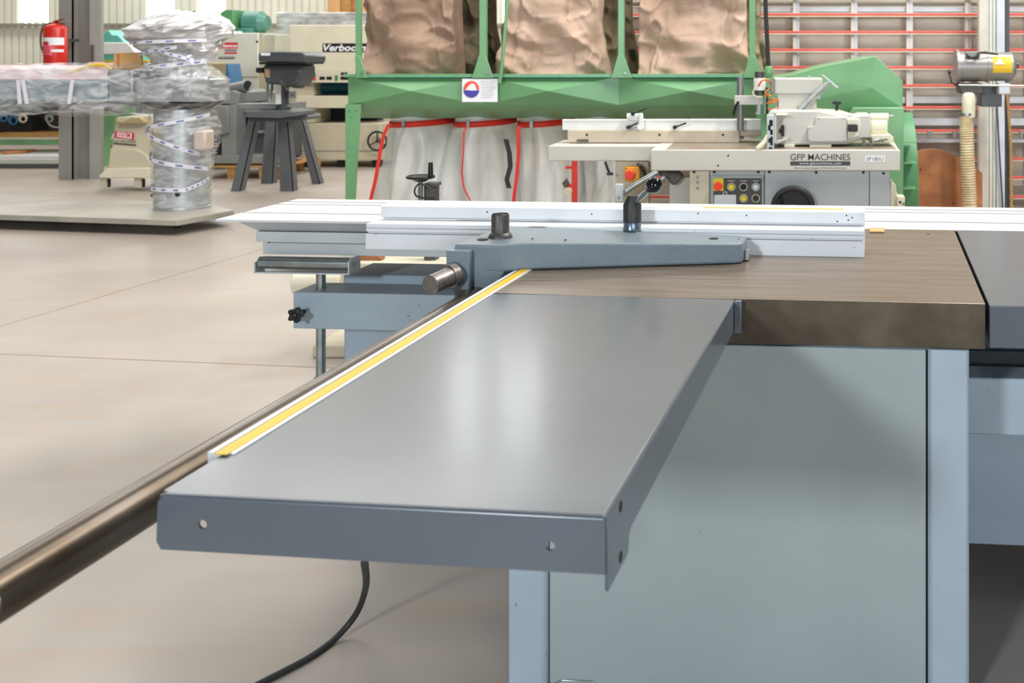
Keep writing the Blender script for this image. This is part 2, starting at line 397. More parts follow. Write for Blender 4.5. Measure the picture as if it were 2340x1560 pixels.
roof.box(-22, 9, 1.0, 17.2, ZT, ZT+.1)
struct(roof, 'ceiling', 'roof', smooth=False)
# partition behind the panel saw frame on the right
YP = 10.6
pt = MB()
pt.box(X(1330, YP), 7.5, YP, YP+.1, 0, 3.4)
struct(pt, 'wall_right', 'panel_beige', smooth=False)

# ------------------------------------------------------------------ the sliding table saw in the foreground
TH = math.atan(.0875)
FR = Matrix.Rotation(-TH, 4, 'Z')
def S(): return MB(FR)
T = .88                                    # height of the table tops
saw = thing('panel_saw', 'big grey panel saw in the foreground with cast iron table and sheet metal extension tables', 'saw', FR @ Vector((-.3, 2.8, 0)), -TH)

# cast iron table
ct = S(); ct.box(-.875, .228, 2.297, 3.252, T-.0985, T)
cast = ct.build('cast_iron_table', 'iron_top', saw, bev=.0015)
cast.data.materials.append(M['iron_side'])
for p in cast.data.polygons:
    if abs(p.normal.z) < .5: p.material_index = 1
S().cyl((.145, 3.17, T), (.145, 3.17, T+.0008), .004, n=12).build('screw_hole', 'hole', cast)

# front extension table: folded sheet, open below
e = S(); t = .0035
L, R, F, B = -.884, -.317, 1.212, 2.292
c = .012
KS = -.014/.567
SH = Matrix(((1, 0, 0, 0), (KS, 1, 0, -KS*L+.004), (0, 0, 1, 0), (0, 0, 0, 1)))
FS = FR @ SH
q_ = .005
top = [(L+c, F+q_), (R-q_, F+q_), (R-q_, B+.01), (L, B+.01), (L, F+c)]
e.fr = FS; e.prism(top, T-t, T, 'z'); e.cyl((L+.006, F+q_, T-q_), (R-.003, F+q_, T-q_), q_, n=28); e.cyl((R-q_, F+.004, T-q_), (R-q_, B+.01, T-q_), q_, n=28); e.fr = FR
ext = e.build('extension_table', 'ext_paint', saw, bev=.0015, label='long grey folded sheet extension table nearest the camera')
h = .0675
def holes_face(mb, u0, u1, z0, z1, v0, v1, hl):
    """a sheet in the u-z plane with square-cut round holes"""
    n = 20
    for cu_, cz_, r in hl: pass
    us = sorted([u0]+[cu_ for cu_, _, _ in hl]+[u1]); edges = [u0]+[(hl[i][0]+hl[i+1][0])/2 for i in range(len(hl)-1)]+[u1]
    for i, (cu_, cz_, r) in enumerate(hl):
        a, b = edges[i], edges[i+1]
        ring = [(cu_+r*math.cos(2*PI*k/n), cz_+r*math.sin(2*PI*k/n)) for k in range(n)]
        def outer(k):
            tt = 2*PI*k/n; dx, dz = math.cos(tt), math.sin(tt)
            s = min([((b-cu_)/dx if dx > 1e-6 else 9e9), ((a-cu_)/dx if dx < -1e-6 else 9e9), ((z1-cz_)/dz if dz > 1e-6 else 9e9), ((z0-cz_)/dz if dz < -1e-6 else 9e9)])
            return (cu_+dx*s, cz_+dz*s)
        out = [outer(k) for k in range(n)]
        seq = []
        for k in range(n):
            k2 = (k+1) % n; o1, o2 = out[k], out[k2]; poly = [ring[k], o1]
            if abs(o1[0]-o2[0]) > 1e-6 and abs(o1[1]-o2[1]) > 1e-6:
                poly.append((b if max(o1[0], o2[0]) > b-1e-6 else a, z1 if max(o1[1], o2[1]) > z1-1e-6 else z0))
            poly += [o2, ring[k2]]
            mb.prism(poly, v0, v1, 'y')
e = MB(FS)
holes_face(e, L+.006, R-.002, T-h, T-q_, F, F+t, [(-.823, T-.034, .0055), (-.385, T-.0375, .0055)])
# rounded upper left corner and left flange
e.prism([(L, T-h+.01), (L+.006, T-h), (L+.006, T-.003), (L+.002, T-.010)], F, F+t, 'y')
ff = e.build('front_flange', 'flange_paint', ext, smooth=False)
e = S(); e.prism([(F-.006, T-q_), (B, T-q_), (B, T-.066), (1.322, T-.066), (1.313, T-.072), (1.308, T-.090), (1.300, T-.093), (F-.002, T-.091), (F-.007, T-.086)], R-t, R, 'x')
sf = e.build('side_flange', 'flange_paint', ext, bev=.001)
for v_, z_ in ((1.268, T-.016), (1.268, T-.078)):
    S().cyl((R-.0005, v_, z_), (R+.0006, v_, z_), .0068, n=20).build('slot_hole', 'hole', ext)
S().box(L, L+t, F+.01, B, T-h, T-.003).build('side_flange', 'flange_paint', ext, bev=.001)
e = S(); e.box(R, R+.016, B-.018, B+.002, T-.07, T-.001); e.box(L, R, B-.004, B, T-.07, T-.003)
e.build('end_bracket', 'flange_paint', ext, bev=.002)

# right extension table
e = S(); e.prism([(.236, 2.29), (1.5, 2.29), (1.5, 3.25), (.236, 3.25)], T-.004, T-.0005, 'z')
ext2 = e.build('extension_table', 'ext_paint', saw, bev=.0015, label='grey sheet extension table right of the cast iron table')
e = S(); e.box(.236, 1.5, 2.287, 2.291, T-.092, T-.001); e.build('front_flange', 'flange_paint', ext2, bev=.0015)
e = S(); e.box(.236, .24, 2.29, 3.25, T-.092, T-.003); e.build('side_flange', 'flange_paint', ext2, bev=.0015)

# round guide bar, along the left of the tables
e = S(); ub, zb, rb = -.992, .812, .0315
e.lathe([(rb-.004, 0), (rb, .004), (rb, 1.56), (rb-.002, 1.562)], (ub, 1.07, zb), 'y', 40)
bar = e.build('guide_bar', 'bar_steel', saw)
e = S(); e.cyl((ub, 2.25, zb), (-.87, 2.25, zb), .012); e.cyl((ub, 1.75, zb), (-.87, 1.75, zb), .012); e.build('bar_stud', 'dark_steel', bar)
# scale strip
e = S(); e.prism([(-.9045, T-.014), (-.866, T-.014), (-.866, T+.0022), (-.9045, T+.0022)], 1.345, 2.60, 'y')
scl = e.build('scale_rail', 'aluminium', saw, bev=.0006)
e = S(); e.box(-.8905, -.8725, 1.338, 2.60, T+.002, T+.0034); e.build('tape_strip', 'yellow', scl, label='yellow measuring tape strip')
e = S(); e.box(-.8945, -.8915, 1.345, 2.60, T+.002, T+.0027); e.build('groove', 'rusty_steel', scl, smooth=False)

# cabinet below the cast iron table
ztop = T-.1
cab = S(); zb0 = .0
cab.box(-.742, .101, 2.312, 2.318, .001, ztop-.006)
pan = cab.build('front_panel', 'cab_panel', saw, bev=.004, label='greenish grey front panel of the cabinet')
e = S(); lx = -.742
e.tube([(lx+.03+.0, 2.309, .012), (lx+.10, 2.309, .012), (lx+.105, 2.309, .006), (lx+.105, 2.309, .002)], .0012, 6); e.tube([(lx+.03, 2.309, .012), (lx+.012, 2.309, .003)], .0012, 6)
e.build('door_latch', 'bright_steel', pan)
e = S(); e.prism([(-.833, 2.300), (-.752, 2.300), (-.744, 2.308), (-.744, 2.33), (-.833, 2.33)], zb0, ztop-.002, 'z'); e.build('corner_post', 'cab_post', saw, bev=.004)
e = S(); e.prism([(.105, 2.308), (.113, 2.300), (.187, 2.300), (.194, 2.307), (.194, 2.35), (.105, 2.35)], zb0, ztop-.002, 'z'); e.build('corner_post', 'cab_post', saw, bev=.003)
e = S(); e.box(-.833, .19, 2.34, 3.2, zb0, ztop-.002); e.build('cabinet_body', 'cab_post', saw, bev=.003)
# structure right of the cabinet
e = S(); e.box(.21, 1.5, 2.56, 2.66, .503, .640); e.build('cross_beam', 'cab_post', saw, bev=.004)
e = S(); e.box(.20, 1.5, 2.80, 3.3, .128, .50); e.build('rear_panel', 'cab_post', saw, bev=.004)
e = S(); e.box(.20, 1.5, 2.95, 3.2, .64, .76); e.build('table_rib', 'dull_grey', saw, bev=.003)

# main machine bed behind, under the sliding carriage
e = S(); e.box(-1.83, 1.5, 3.454, 3.66, .0, .664); bed = e.build('machine_bed', 'cab_post', saw, bev=.006)
S().cyl((-1.727, 3.452, .553), (-1.727, 3.446, .553), .008, n=6).build('bolt', 'dark_steel', bed)
e = S(); e.prism([(3.44, .835), (3.9, .835), (3.9, .75), (3.35, .75), (3.35, .798), (3.44, .798)], -2.057, 1.9, 'x'); beam = e.build('guide_beam', 'alu_grey', saw, bev=.001)
e = S(); e.box(-2.05, 1.9, 3.30, 3.46, .80, .834); e.build('beam_lip', 'alu_grey', beam, bev=.001)
S().cyl((-2.035, 3.349, .79), (-2.035, 3.3515, .79), .003, n=10).build('screw_hole', 'hole', beam)
# post supports between beam and bed
e = S()
for u_ in (-1.25, -.7, 0., .8): e.box(u_, u_+.05, 3.5, 3.58, .66, .76)
e.build('beam_bracket', 'dull_grey', saw)
# sliding carriage: extruded profile with grooves
car = S()
prof = [(3.258, T-.008), (3.258, T-.001)]
def groove(v, w=.014, d=.006): return [(v, T-.001), (v, T-.001-d), (v+w, T-.001-d), (v+w, T-.001)]
for v in (3.40, 3.60, 3.665): prof += groove(v)
prof += [(3.745, T-.001), (3.745, T-.008)]
n = len(prof)
vs = [(-2.163, a, b) for a, b in prof]+[(1.95, a, b) for a, b in prof]
car.add(vs, [tuple(range(n)), tuple(reversed(range(n, 2*n)))]+[(i, i+n, (i+1) % n+n, (i+1) % n) for i in range(n)])
carr = car.build('sliding_table', 'aluminium_worn', saw, smooth=False)
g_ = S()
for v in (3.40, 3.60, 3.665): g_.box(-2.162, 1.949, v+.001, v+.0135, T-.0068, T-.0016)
g_.build('slot_shade', 'slot_dark', carr, smooth=False, stuff=True)  # dark strips added in the grooves in place of their shade
u = S(); pa = [(3.262, T-.008), (3.74, T-.008), (3.70, .836), (3.31, .836)]
vs = [(-2.09 if b > .85 else -2.05, a, b) for a, b in pa]+[(1.94, a, b) for a, b in pa]
u.add(vs, [(0, 1, 2, 3), (7, 6, 5, 4)]+[(i, i+4, (i+1) % 4+4, (i+1) % 4) for i in range(4)])
u.build('carriage_underside', 'alu_grey', carr)
for u_, v_ in ((-1.35, 3.58), (-1.9, 3.60)): S().cyl((u_, v_, T-.002), (u_, v_, T-.0005), .004, n=10).build('screw_hole', 'hole', carr)

# swing arm with roller support at the left
sa = S(); sa.box(-1.922, .2, 3.30, 3.448, .517, .637); arm = sa.build('support_arm', 'cab_post', saw, bev=.003)
def star(mb, c, r, h, d):
    pts = []
    for k in range(40):
        t = 2*PI*k/40; rr = r*(1+.2*math.cos(5*t)); pts.append((c[0]+rr*math.cos(t), c[2]+rr*math.sin(t)))
    mb.prism(pts, c[1], c[1]-h, 'y'); return mb
kn = S(); kc = (-1.885, 3.262, .574); star(kn, kc, .022, .02, 0); kn.cyl((kc[0], 3.262, kc[2]), (kc[0], 3.30, kc[2]), .009); kn.cyl((kc[0], 3.242, kc[2]), (kc[0], 3.236, kc[2]), .012, .009)
kn.build('star_knob', 'black_plastic', arm, bev=.003)
rod = S(); ru = -1.86; rod.cyl((ru, 3.36, .34), (ru, 3.36, .703), .0155); rod.cyl((ru, 3.36, .325), (ru, 3.36, .345), .021)
rd = rod.build('support_rod', 'bright_steel', saw)
rb_ = S(); rb_.box(-2.052, -1.722, 3.29, 3.345, .698, .703); rb_.box(-2.052, -2.047, 3.29, 3.345, .698, .735)
rb_.prism([(3.285, .70), (3.36, .70), (3.36, .742), (3.345, .752), (3.30, .752), (3.285, .742)], -1.727, -1.722, 'x')
rb_.build('roller_bracket', 'alu_grey', rd, bev=.001)
r_ = S(); r_.cyl((-2.043, 3.315, .730), (-1.73, 3.315, .730), .0205, n=28); r_.cyl((-2.056, 3.315, .730), (-1.716, 3.315, .730), .006, n=10)
r_.build('roller', 'bright_steel', rd)

# ------------------------------------------------------------------ rip fence: its own thing, it lies on the table and slides on the bar
rip = thing('rip_fence', 'white aluminium rip fence on a grey cast arm lying across the iron table', 'fence', FR @ Vector((-.6, 2.8, T)), -TH)
e = S()
low = [(2.794, .0005), (2.794, .042), (2.812, .0425), (2.812, .0475), (2.798, .048), (2.798, .056), (2.802, .0575), (2.798, .059), (2.798, .068), (2.80, .070), (2.872, .070),
       (2.884, .0705), (2.884, .0760), (2.871, .0765), (2.871, .107), (2.876, .1095), (2.880, .1125), (2.925, .1125), (2.925, .0005)]
e.prism([(a, T+b) for a, b in low], -1.19, -.0405, 'x')
fp = e.build('fence_profile', 'aluminium_worn', rip, smooth=False)
# the lower rail ends a little further left than the high part
e = S(); e.prism([(a, T+b) for a, b in low[:11]]+[(2.874, T+.0005)], -1.417, -1.19, 'x')
e.prism([(a, T+b) for a, b in [(2.874, .003), (2.884, .0705), (2.884, .0760), (2.871, .0765), (2.871, .107), (2.876, .1095), (2.880, .1125), (2.925, .1125), (2.925, .003)]], -1.41, -1.19, 'x')
e.build('fence_profile', 'aluminium_worn', rip, smooth=False)
e = S(); e.box(-.49, -.10, 2.884, 2.900, T+.1120, T+.1131); e.build('tape_strip', 'yellow', fp, label='faded yellow tape on the top edge')
hs = S()
for u_, z_ in ((-1.10, .095), (-.80, .093), (-.365, .095), (-.075, .093), (-.085, .086), (-.50, .099), (-.115, .082), (-.09, .099)):
    hs.cyl((u_, 2.8712, T+z_), (u_, 2.8706, T+z_), .0022, n=8)
hs.build('screw_hole', 'hole', fp, stuff=True)

ax = S()
# upper outline (u, v) of the casting, front edge first
plan = [(-1.052, 2.525), (-.93, 2.520), (-.885, 2.552), (-.365, 2.678), (-.352, 2.692), (-.352, 2.78), (-.365, 2.791), (-.94, 2.791), (-1.035, 2.735)]
def ztopf(u_): return T+.068-.016*max(0, min(1, (u_+.9)/.55))
n = len(plan)
vs = [(a, b, T+.001) for a, b in plan]+[(a, b, ztopf(a)) for a, b in plan]
ax.add(vs, [tuple(range(n)), tuple(reversed(range(n, 2*n)))]+[(i, i+n, (i+1) % n+n, (i+1) % n) for i in range(n)])
ca = ax.build('arm', 'arm_paint', rip, bev=.006, seg=3)
e = S(); e.prism([(-1.052, T+.06), (-.925, T+.06), (-.925, T-.0), (-.93, T-.012), (-.945, T-.035), (-.945, T-.13), (-1.052, T-.13)], 2.522, 2.70, 'y')
e.build('arm_head', 'arm_paint', ca, bev=.004, seg=2)
e = S(); e.box(-1.062, -1.004, 2.500, 2.523, T-.040, T+.056); e.cyl((-1.033, 2.499, T+.037), (-1.033, 2.503, T+.037), .011)
e.build('clamp_plate', 'arm_paint', ca, bev=.006, seg=3)
e = S(); e.cyl((-1.036, 2.50, T+.0), (-1.046, 2.485, T-.004), .030, .030, 32); e.cyl((-1.036, 2.50, T+.0), (-1.068, 2.425, T-.012), .0235, .0235, 32); e.cyl((-1.068, 2.425, T-.012), (-1.0685, 2.4235, T-.0122), .0245, .0245, 32)
e.build('locking_screw', 'rusty_steel', rip, bev=.002)
kc = (-.975, 2.635, T+.066)
e = S(); e.lathe([(.031, 0), (.031, .003), (.026, .012), (.0225, .014), (.0225, .058), (.020, .062), (.0, .002)], kc); e.build('adjusting_knob', 'dark_steel', rip)
hc = (-.668, 2.800, T+.062)
e = S(); e.lathe([(.026, 0), (.025, .002), (.0238, .004), (.0238, .022)], hc); hub0 = e.build('spacer_collar', 'lead_steel', rip)
e = S(); e.lathe([(.0245, .022), (.0245, .070), (.014, .092), (.013, .095), (0, .095)], hc); lv = e.build('clamp_lever', 'hub_black', rip, bev=.001)
p0 = Vector((hc[0]+.006, hc[1]-.004, hc[2]+.072)); p1 = Vector((hc[0]+.062, hc[1]-.045, hc[2]+.122))
e = S(); e.cyl(p0, p1, .0068, .0075, 16); e.build('lever_rod', 'bright_steel', lv)
d = (p1-p0).normalized()
e = S(); e.sphere(p1+d*.014, .0225, 32); e.cyl(p1-d*.008, p1+d*.01, .013, .015, 20); e.build('ball_knob', 'black_ball', lv)
for u_, v_, w in ((-1.005, 2.592, .014), (-.435, 2.735, .0125), (-.37, 2.742, .003), (-.885, 2.62, .003), (-.80, 2.625, .003)):
    zz = ztopf(u_)
    S().cyl((u_, v_, zz-.001), (u_, v_, zz+.0006), w, n=24).build('oil_hole', 'hole', ca)
e = S(); e.box(-.352, -.338, 2.715, 2.735, T+.001, T+.03); e.build('pointer', 'bright_steel', rip, bev=.002)

# small wooden offcut at the end of the fence
o = S().box(-.03, .015, 3.18, 3.25, T+.0005, T+.0045).build('wood_chip', 'cardboard', bev=.0005)
tag(o, 'small flat orange wooden offcut on the iron table beside the end of the rip fence', 'offcut')

# power cable on the floor
pts = []
ctrl = [(833, 1285, .42), (836, 1340, .18), (815, 1400, .06), (770, 1455, .012), (715, 1497, .008), (655, 1530, .008), (600, 1558, .008), (520, 1600, .008), (400, 1650, .008)]
for a, b, z in ctrl:
    Y = (EYE-z)*FPX/(b-HY); pts.append(Vector((X(a, Y), Y, z)))
sm = []
for i in range(len(pts)-1):
    q0, q1, q2, q3 = pts[max(0, i-1)], pts[i], pts[i+1], pts[min(len(pts)-1, i+2)]
    for k in range(6):
        t = k/6; sm.append(.5*((2*q1)+(-q0+q2)*t+(2*q0-5*q1+4*q2-q3)*t*t+(-q0+3*q1-3*q2+q3)*t*t*t))
sm.append(pts[-1])
o = MB().tube(sm, .0075, 10).build('power_cable', 'rubber')
tag(o, 'black power cable hanging under the panel saw and trailing over the concrete floor', 'cable')

# ------------------------------------------------------------------ green dust collector
YG = 7.5
dc = thing('dust_collector', 'large green dust collector with tan cloth filter bags and plastic collection bags', 'dust collector', (X(1270, YG), YG+.5, 0))
za, zb_, zc = Z(175, YG), Z(240, YG), Z(270, YG+.2)
x0, x1 = X(790, YG), X(1762, YG)
g = MB()
g.prism([(YG+.03, za), (YG+.03, zb_), (YG+.22, zc), (YG+1.2, zc), (YG+1.4, zb_), (YG+1.4, za)], x0+.003, x1, 'x')
man = g.build('manifold', 'green', dc, bev=.004)
g = MB()
ex = [792, 1102, 1412, 1745]
for a, b in zip(ex, ex[1:]):
    xa, xb = X(a, YG), X(b, YG); xm, zm = (xa+xb)/2, (za+zb_)/2
    vs = [(xa, YG+.03, za), (xb, YG+.03, za), (xb, YG+.03, zb_), (xa, YG+.03, zb_), (xm, YG-.065, zm)]
    g.add([Vector(v) for v in vs], [(0, 1, 4), (1, 2, 4), (2, 3, 4), (3, 0, 4)])
g.build('crossfold_panel', 'green', man, smooth=False, stuff=False)
g = MB(); g.box(x0, x1, YG-.02, YG+.05, za, Z(169, YG)); g.box(x0, x1, YG-.022, YG+.02, za-.004, za)
g.build('top_flange', 'green', man, bev=.003)
g = MB()
for i in range(28):
    xx = x0+.06+i*(x1-x0-.1)/28
    g.box(xx+.004, xx+.1, YG-.0235, YG-.021, za-.003, za+.002)
g.build('flange_strip', 'teal', man, smooth=False, stuff=True)
def leg(xa, xb, xa2, xb2, y, name='leg'):
    m = MB()
    m.prism([(X(xa, y), Z(238, y)), (X(xb, y), Z(238, y)), (X(xb2, y), 0), (X(xa2, y), 0)], y-.006, y, 'y')
    m.prism([(X(xa, y), Z(238, y)), (X(xa, y)+.006, Z(238, y)), (X(xa2, y)+.006, 0), (X(xa2, y), 0)], y, y+.09, 'y')
    o = m.build(name, 'green', dc)
    for a, b in ((xa+8, 250), (xa+25, 250), (xa+12, 265)): disc(a, b, 3, y-.012, .008, n=6).build('bolt', 'green', o)
    return o
leg(790, 826, 790, 806, YG+.01); leg(1728, 1762, 1745, 1762, YG+.01)
m = MB(); m.box(x0+.03, x0+.12, YG+1.3, YG+1.36, 0, zb_); m.build('leg', 'green', dc)
m = MB(); m.box(x1-.12, x1-.03, YG+1.3, YG+1.36, 0, zb_); m.build('leg', 'green', dc)
for a, b, ga, gb in ((812, 823, 812, 842), (1095, 1111, 1078, 1130), (1412, 1426, 1396, 1446), (1712, 1726, 1698, 1745)):
    y = YG-.03; m = MB()
    m.box(X(a, y), X(b, y), y, y+.04, Z(172, y), 2.5)
    m.prism([(X(ga, y), Z(178, y)), (X(gb, y), Z(178, y)), (X(gb, y)-.01, Z(172, y)), (X(b, y), Z(127, y)), (X(a, y), Z(127, y)), (X(ga, y)+.01, Z(172, y))], y-.012, y-.002, 'y')
    up = m.build('upright', 'green', dc, bev=.003)
    disc(b+3, 167, 2.6, y-.02, .01, n=8).build('bolt', 'bright_steel', up)
m = MB(); m.tube([P3(1141, 190, YG-.06), P3(1147, 150, YG-.06), P3(1181, -260, YG-.06)], .013, 8); m.build('bracing_tube', 'green', dc)
m = MB(); m.box(x0, X(1745, YG), YG-.03, YG+.01, 2.45, 2.5); m.build('top_rail', 'green', dc)
# flat cloth filter bags
def fbag(a, b, ab, bb, Y, d, m, seed, zt=2.45):
    zz0 = Z(170, Y); g = MB(); x0_, x1_ = X(a, Y), X(b, Y); xb0, xb1 = X(ab, Y), X(bb, Y)
    cxm, hw = (x0_+x1_)/2, (x1_-x0_)/2; cb, hb = (xb0+xb1)/2, (xb1-xb0)/2
    def fn(u, v):
        t = 2*PI*u; z = zz0+(zt-zz0)*v; k = min(1, v*3.)
        hx = hb+(hw-hb)*k; c0 = cb+(cxm-cb)*k
        ct_, st_ = math.cos(t), math.sin(t); p = .42
        x = c0+hx*math.copysign(abs(ct_)**p, ct_); y = Y+d/2+d/2*math.copysign(abs(st_)**p, st_)
        f = .06*nz(x*2.2+seed, z*.8, seed)+.045*nz(x*5+seed+z, z*3.2, 3.1)+.07*(1-abs(2*nz(x*1.8+z*1.9, seed*2., z*2.2)))*max(0, 1-v*1.6)
        cre = .075*abs(nz(x*3.+z*2.7, z*4.-x*2, seed+7))+.03*abs(nz(x*9, z*7+x*3, seed))
        rd = .035*(1-abs(nz(x*2.6+z*1.3, z*2.2-x*1.1, seed+3)))**9+.022*(1-abs(nz(x*6-z*2, z*5+x*2, seed+5)))**10
        y -= f*1.8+cre*1.3*(1-.4*v)+rd*1.6 if st_ < 0 else 0
        x += .02*nz(z*3, seed, u*2)
        return (x, y, z)
    g.grid(fn, 190, 80, True)
    return g.build('filter_bag', m, dc, angle=180)
fbag(840, 1049, 834, 1052, YG+.22, .16, 'cloth_lt', 1.3)
fbag(1156, 1372, 1134, 1392, YG+.22, .16, 'cloth', 4.1)
fbag(1461, 1704, 1459, 1712, YG+.22, .16, 'cloth', 8.7)
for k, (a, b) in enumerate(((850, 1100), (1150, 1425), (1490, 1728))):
    fbag(a, b, a-10, b+18, YG+.52, .14, 'cloth_shade', 12.+k)
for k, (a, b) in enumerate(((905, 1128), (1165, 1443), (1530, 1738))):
    fbag(a, b, a-10, b+22, YG+.82, .14, 'cloth_shade', 22.+k)
# plastic collection bags with straps
def pbag(a, b, fa, fb, Y, ry, seed):
    zt, zs = Z(262, Y), Z(288, Y); zbm = .16
    xa, xb = X(a, Y), X(b, Y); fa_, fb_ = X(fa, Y), X(fb, Y); g = MB()
    def fn(u, v):
        t = 2*PI*u; z = zbm+(zt-zbm)*v
        k = 0 if z > zs else min(1, (zs-z)/.45)**.6
        if v < .12: k *= (v/.12)**.5*.6+.4
        l, r = xa+(fa_-xa)*k, xb+(fb_-xb)*k; R_ = (r-l)/2*(1 if v > 0 else .05)
        w = 1+.10*k*math.sin(9*t+seed+3*nz(z*2, seed, 0))+.12*k*nz(math.cos(t)*2+seed, math.sin(t)*2, z*2.)*1.5
        return ((l+r)/2+R_*math.cos(t)*w, Y+ry+ry*math.sin(t)*w, z)
    g.grid(fn, 80, 50, True)
    o = g.build('collection_bag', 'bagfilm', dc, angle=180)
    s_ = MB(); zz = Z(284, Y); n = 48; cxx, R_ = (xa+xb)/2, (xb-xa)/2+.012
    vs = []
    for zz_ in (zz-.022, zz+.022):
        vs += [(cxx+R_*math.cos(2*PI*i/n), Y+ry+(ry+.012)*math.sin(2*PI*i/n), zz_+.012*math.cos(2*PI*i/n)) for i in range(n)]
    s_.add(vs, [(i, (i+1) % n, (i+1) % n+n, i+n) for i in range(n)])
    st = s_.build('strap', 'red', o); sm_ = st.modifiers.new('thickness', 'SOLIDIFY'); sm_.thickness = .006
    bx(int((a+b)/2)-18, int((a+b)/2)-10, 276, 292, Y-.02, .015).build('buckle', 'bright_steel', st, bev=.002)
    return o
b1 = pbag(866, 1004, 842, 1030, YG+.2, .30, 1.)
b2 = pbag(1016, 1150, 975, 1165, YG+.2, .30, 2.4)
b3 = pbag(1166, 1290, 1172, 1312, YG+.2, .30, 3.9)
b4 = pbag(1306, 1430, 1322, 1440, YG+.2, .30, 5.2)
def ribbon(pts, w, Y, m, parent, name='strap_tail'):
    r = MB(); n = len(pts); vs = []
    for a, b in pts: vs += [(X(a-w/2, Y), Y, Z(b, Y)), (X(a+w/2, Y), Y, Z(b, Y))]
    vs += [(v[0], v[1]+.004, v[2]) for v in vs]
    k = 2*n
    fs = []
    for i in range(n-1):
        q = 2*i; fs += [(q, q+1, q+3, q+2), (q+k+2, q+k+3, q+k+1, q+k), (q, q+2, q+2+k, q+k), (q+1, q+1+k, q+3+k, q+3)]
    r.add(vs, fs); return r.build(name, m, parent)
ribbon([(888, 284), (876, 310), (868, 350), (858, 410), (846, 460), (838, 500)], 8, YG-.05, 'red', b1)
ribbon([(1068, 288), (1060, 300), (1059, 340), (1055, 395), (1060, 430), (1074, 458), (1090, 490)], 3.5, YG-.05, 'red', b2)
ribbon([(1187, 288), (1184, 300), (1185, 350), (1181, 400), (1176, 440), (1170, 490)], 8, YG-.05, 'red', b3)
ribbon([(1156, 318), (1164, 350), (1166, 380), (1158, 410), (1163, 430)], 11, YG+.1, 'rubber', b2, 'black_strap')
# notice on the manifold
st = bx(1056, 1137, 180, 233, YG-.034, .003); st = st.build('notice', 'label_white', man)
sc_ = (1077, 204)
def dsk(cx_, cy_, r, Y, a0, a1, m, nm, yo, par):
    pts = [(X(cx_+r*math.cos(a0+(a1-a0)*i/24), Y), Z(cy_-r*math.sin(a0+(a1-a0)*i/24), Y)) for i in range(25)]
    MB().prism(pts, yo, yo+.001, 'y').build(nm, m, par, smooth=False)
dsk(1077, 203, 18, YG-.035, math.radians(-8), math.radians(188), 'orange_print', 'orange_arc', YG-.036, st)
dsk(1077, 205, 18.2, YG-.035, math.radians(184), math.radians(356), 'navy_print', 'blue_arc', YG-.0365, st)
slab([(1064, 205), (1070, 197), (1078, 190), (1085, 193), (1088, 202), (1090, 206), (1078, 207)], YG-.037, .0005).build('mountain_emblem', 'label_white', st, smooth=False)
txt = MB()
for k in range(9): bx(1097+(k > 1)*2, 1131-(k % 3)*3, 185+k*4.6, 186.6+k*4.6, YG-.035, .0005, txt)
txt.build('fine_print', mat('faint grey print', (205, 196, 200), .5), st, smooth=False, stuff=True)
# inlet duct and fan housing at the right
Yd = 7.45
m = slab([(1745, 180), (1805, 172), (1880, 151), (2001, 128), (2063, 185), (2063, 250), (2063, 262), (1745, 262)], Yd, 1.1)
du = m.build('inlet_duct', 'green', dc, bev=.004)
m = MB(); m.add([Vector(P3(*p)) for p in ((1800, 175, Yd-.001), (1990, 200, Yd-.03), (2061, 188, Yd-.001), (2061, 246, Yd-.001), (1880, 262, Yd-.001), (1800, 240, Yd-.001), (2001, 130, Yd-.001))],
  [(0, 6, 1), (6, 2, 1), (2, 3, 1), (3, 4, 1), (4, 5, 1), (5, 0, 1)]); m.build('crossfold_panel', 'green', du, smooth=False)
Yf = 7.3
m = slab([(1950, 246), (1940, 262), (1940, 500), (1965, 575), (2063, 575), (2066, 246)], Yf, .12); fh = m.build('fan_housing', 'green', dc, bev=.006)
m = MB(); m.cyl((X(2062, Yf), Yf+.62, .50), (X(2092, Yf+.3), Yf+.62, .50), .48, n=48); m.build('scroll_casing', 'green_dk', fh)
m = MB(); m.cyl((X(2090, Yf+.3), Yf+.62, .42), (X(2090, Yf+.3)+.012, Yf+.62, .42), .46, n=48); m.build('casing_rim', 'green', fh)
for b in (324, 372, 430): bx(2064, 2094, b, b+2.5, Yf-.0, .2).build('casing_rib', 'green', fh)

# red-framed stand between the plastic bags
rs = thing('hand_trolley', 'red tubular trolley frame standing between the plastic collection bags', 'trolley', (X(1312, 7.25), 7.25, 0))
m = MB(); m.box(X(1306, 7.25), X(1318, 7.25), 7.25, 7.29, 0, Z(345, 7.25)); m.build('frame_post', 'red_paint', rs, bev=.004)
bx(1292, 1307, 380, 386, 7.25, .03).build('cross_bar', 'red_paint', rs); bx(1292, 1307, 421, 428, 7.25, .03).build('cross_bar', 'red_paint', rs)
disc(1297, 438, 9, 7.22, .04).build('wheel', 'cream_dk', rs); slab([(1284, 418), (1294, 408), (1300, 420), (1290, 430)], 7.22, .03).build('latch', 'dark_steel', rs)

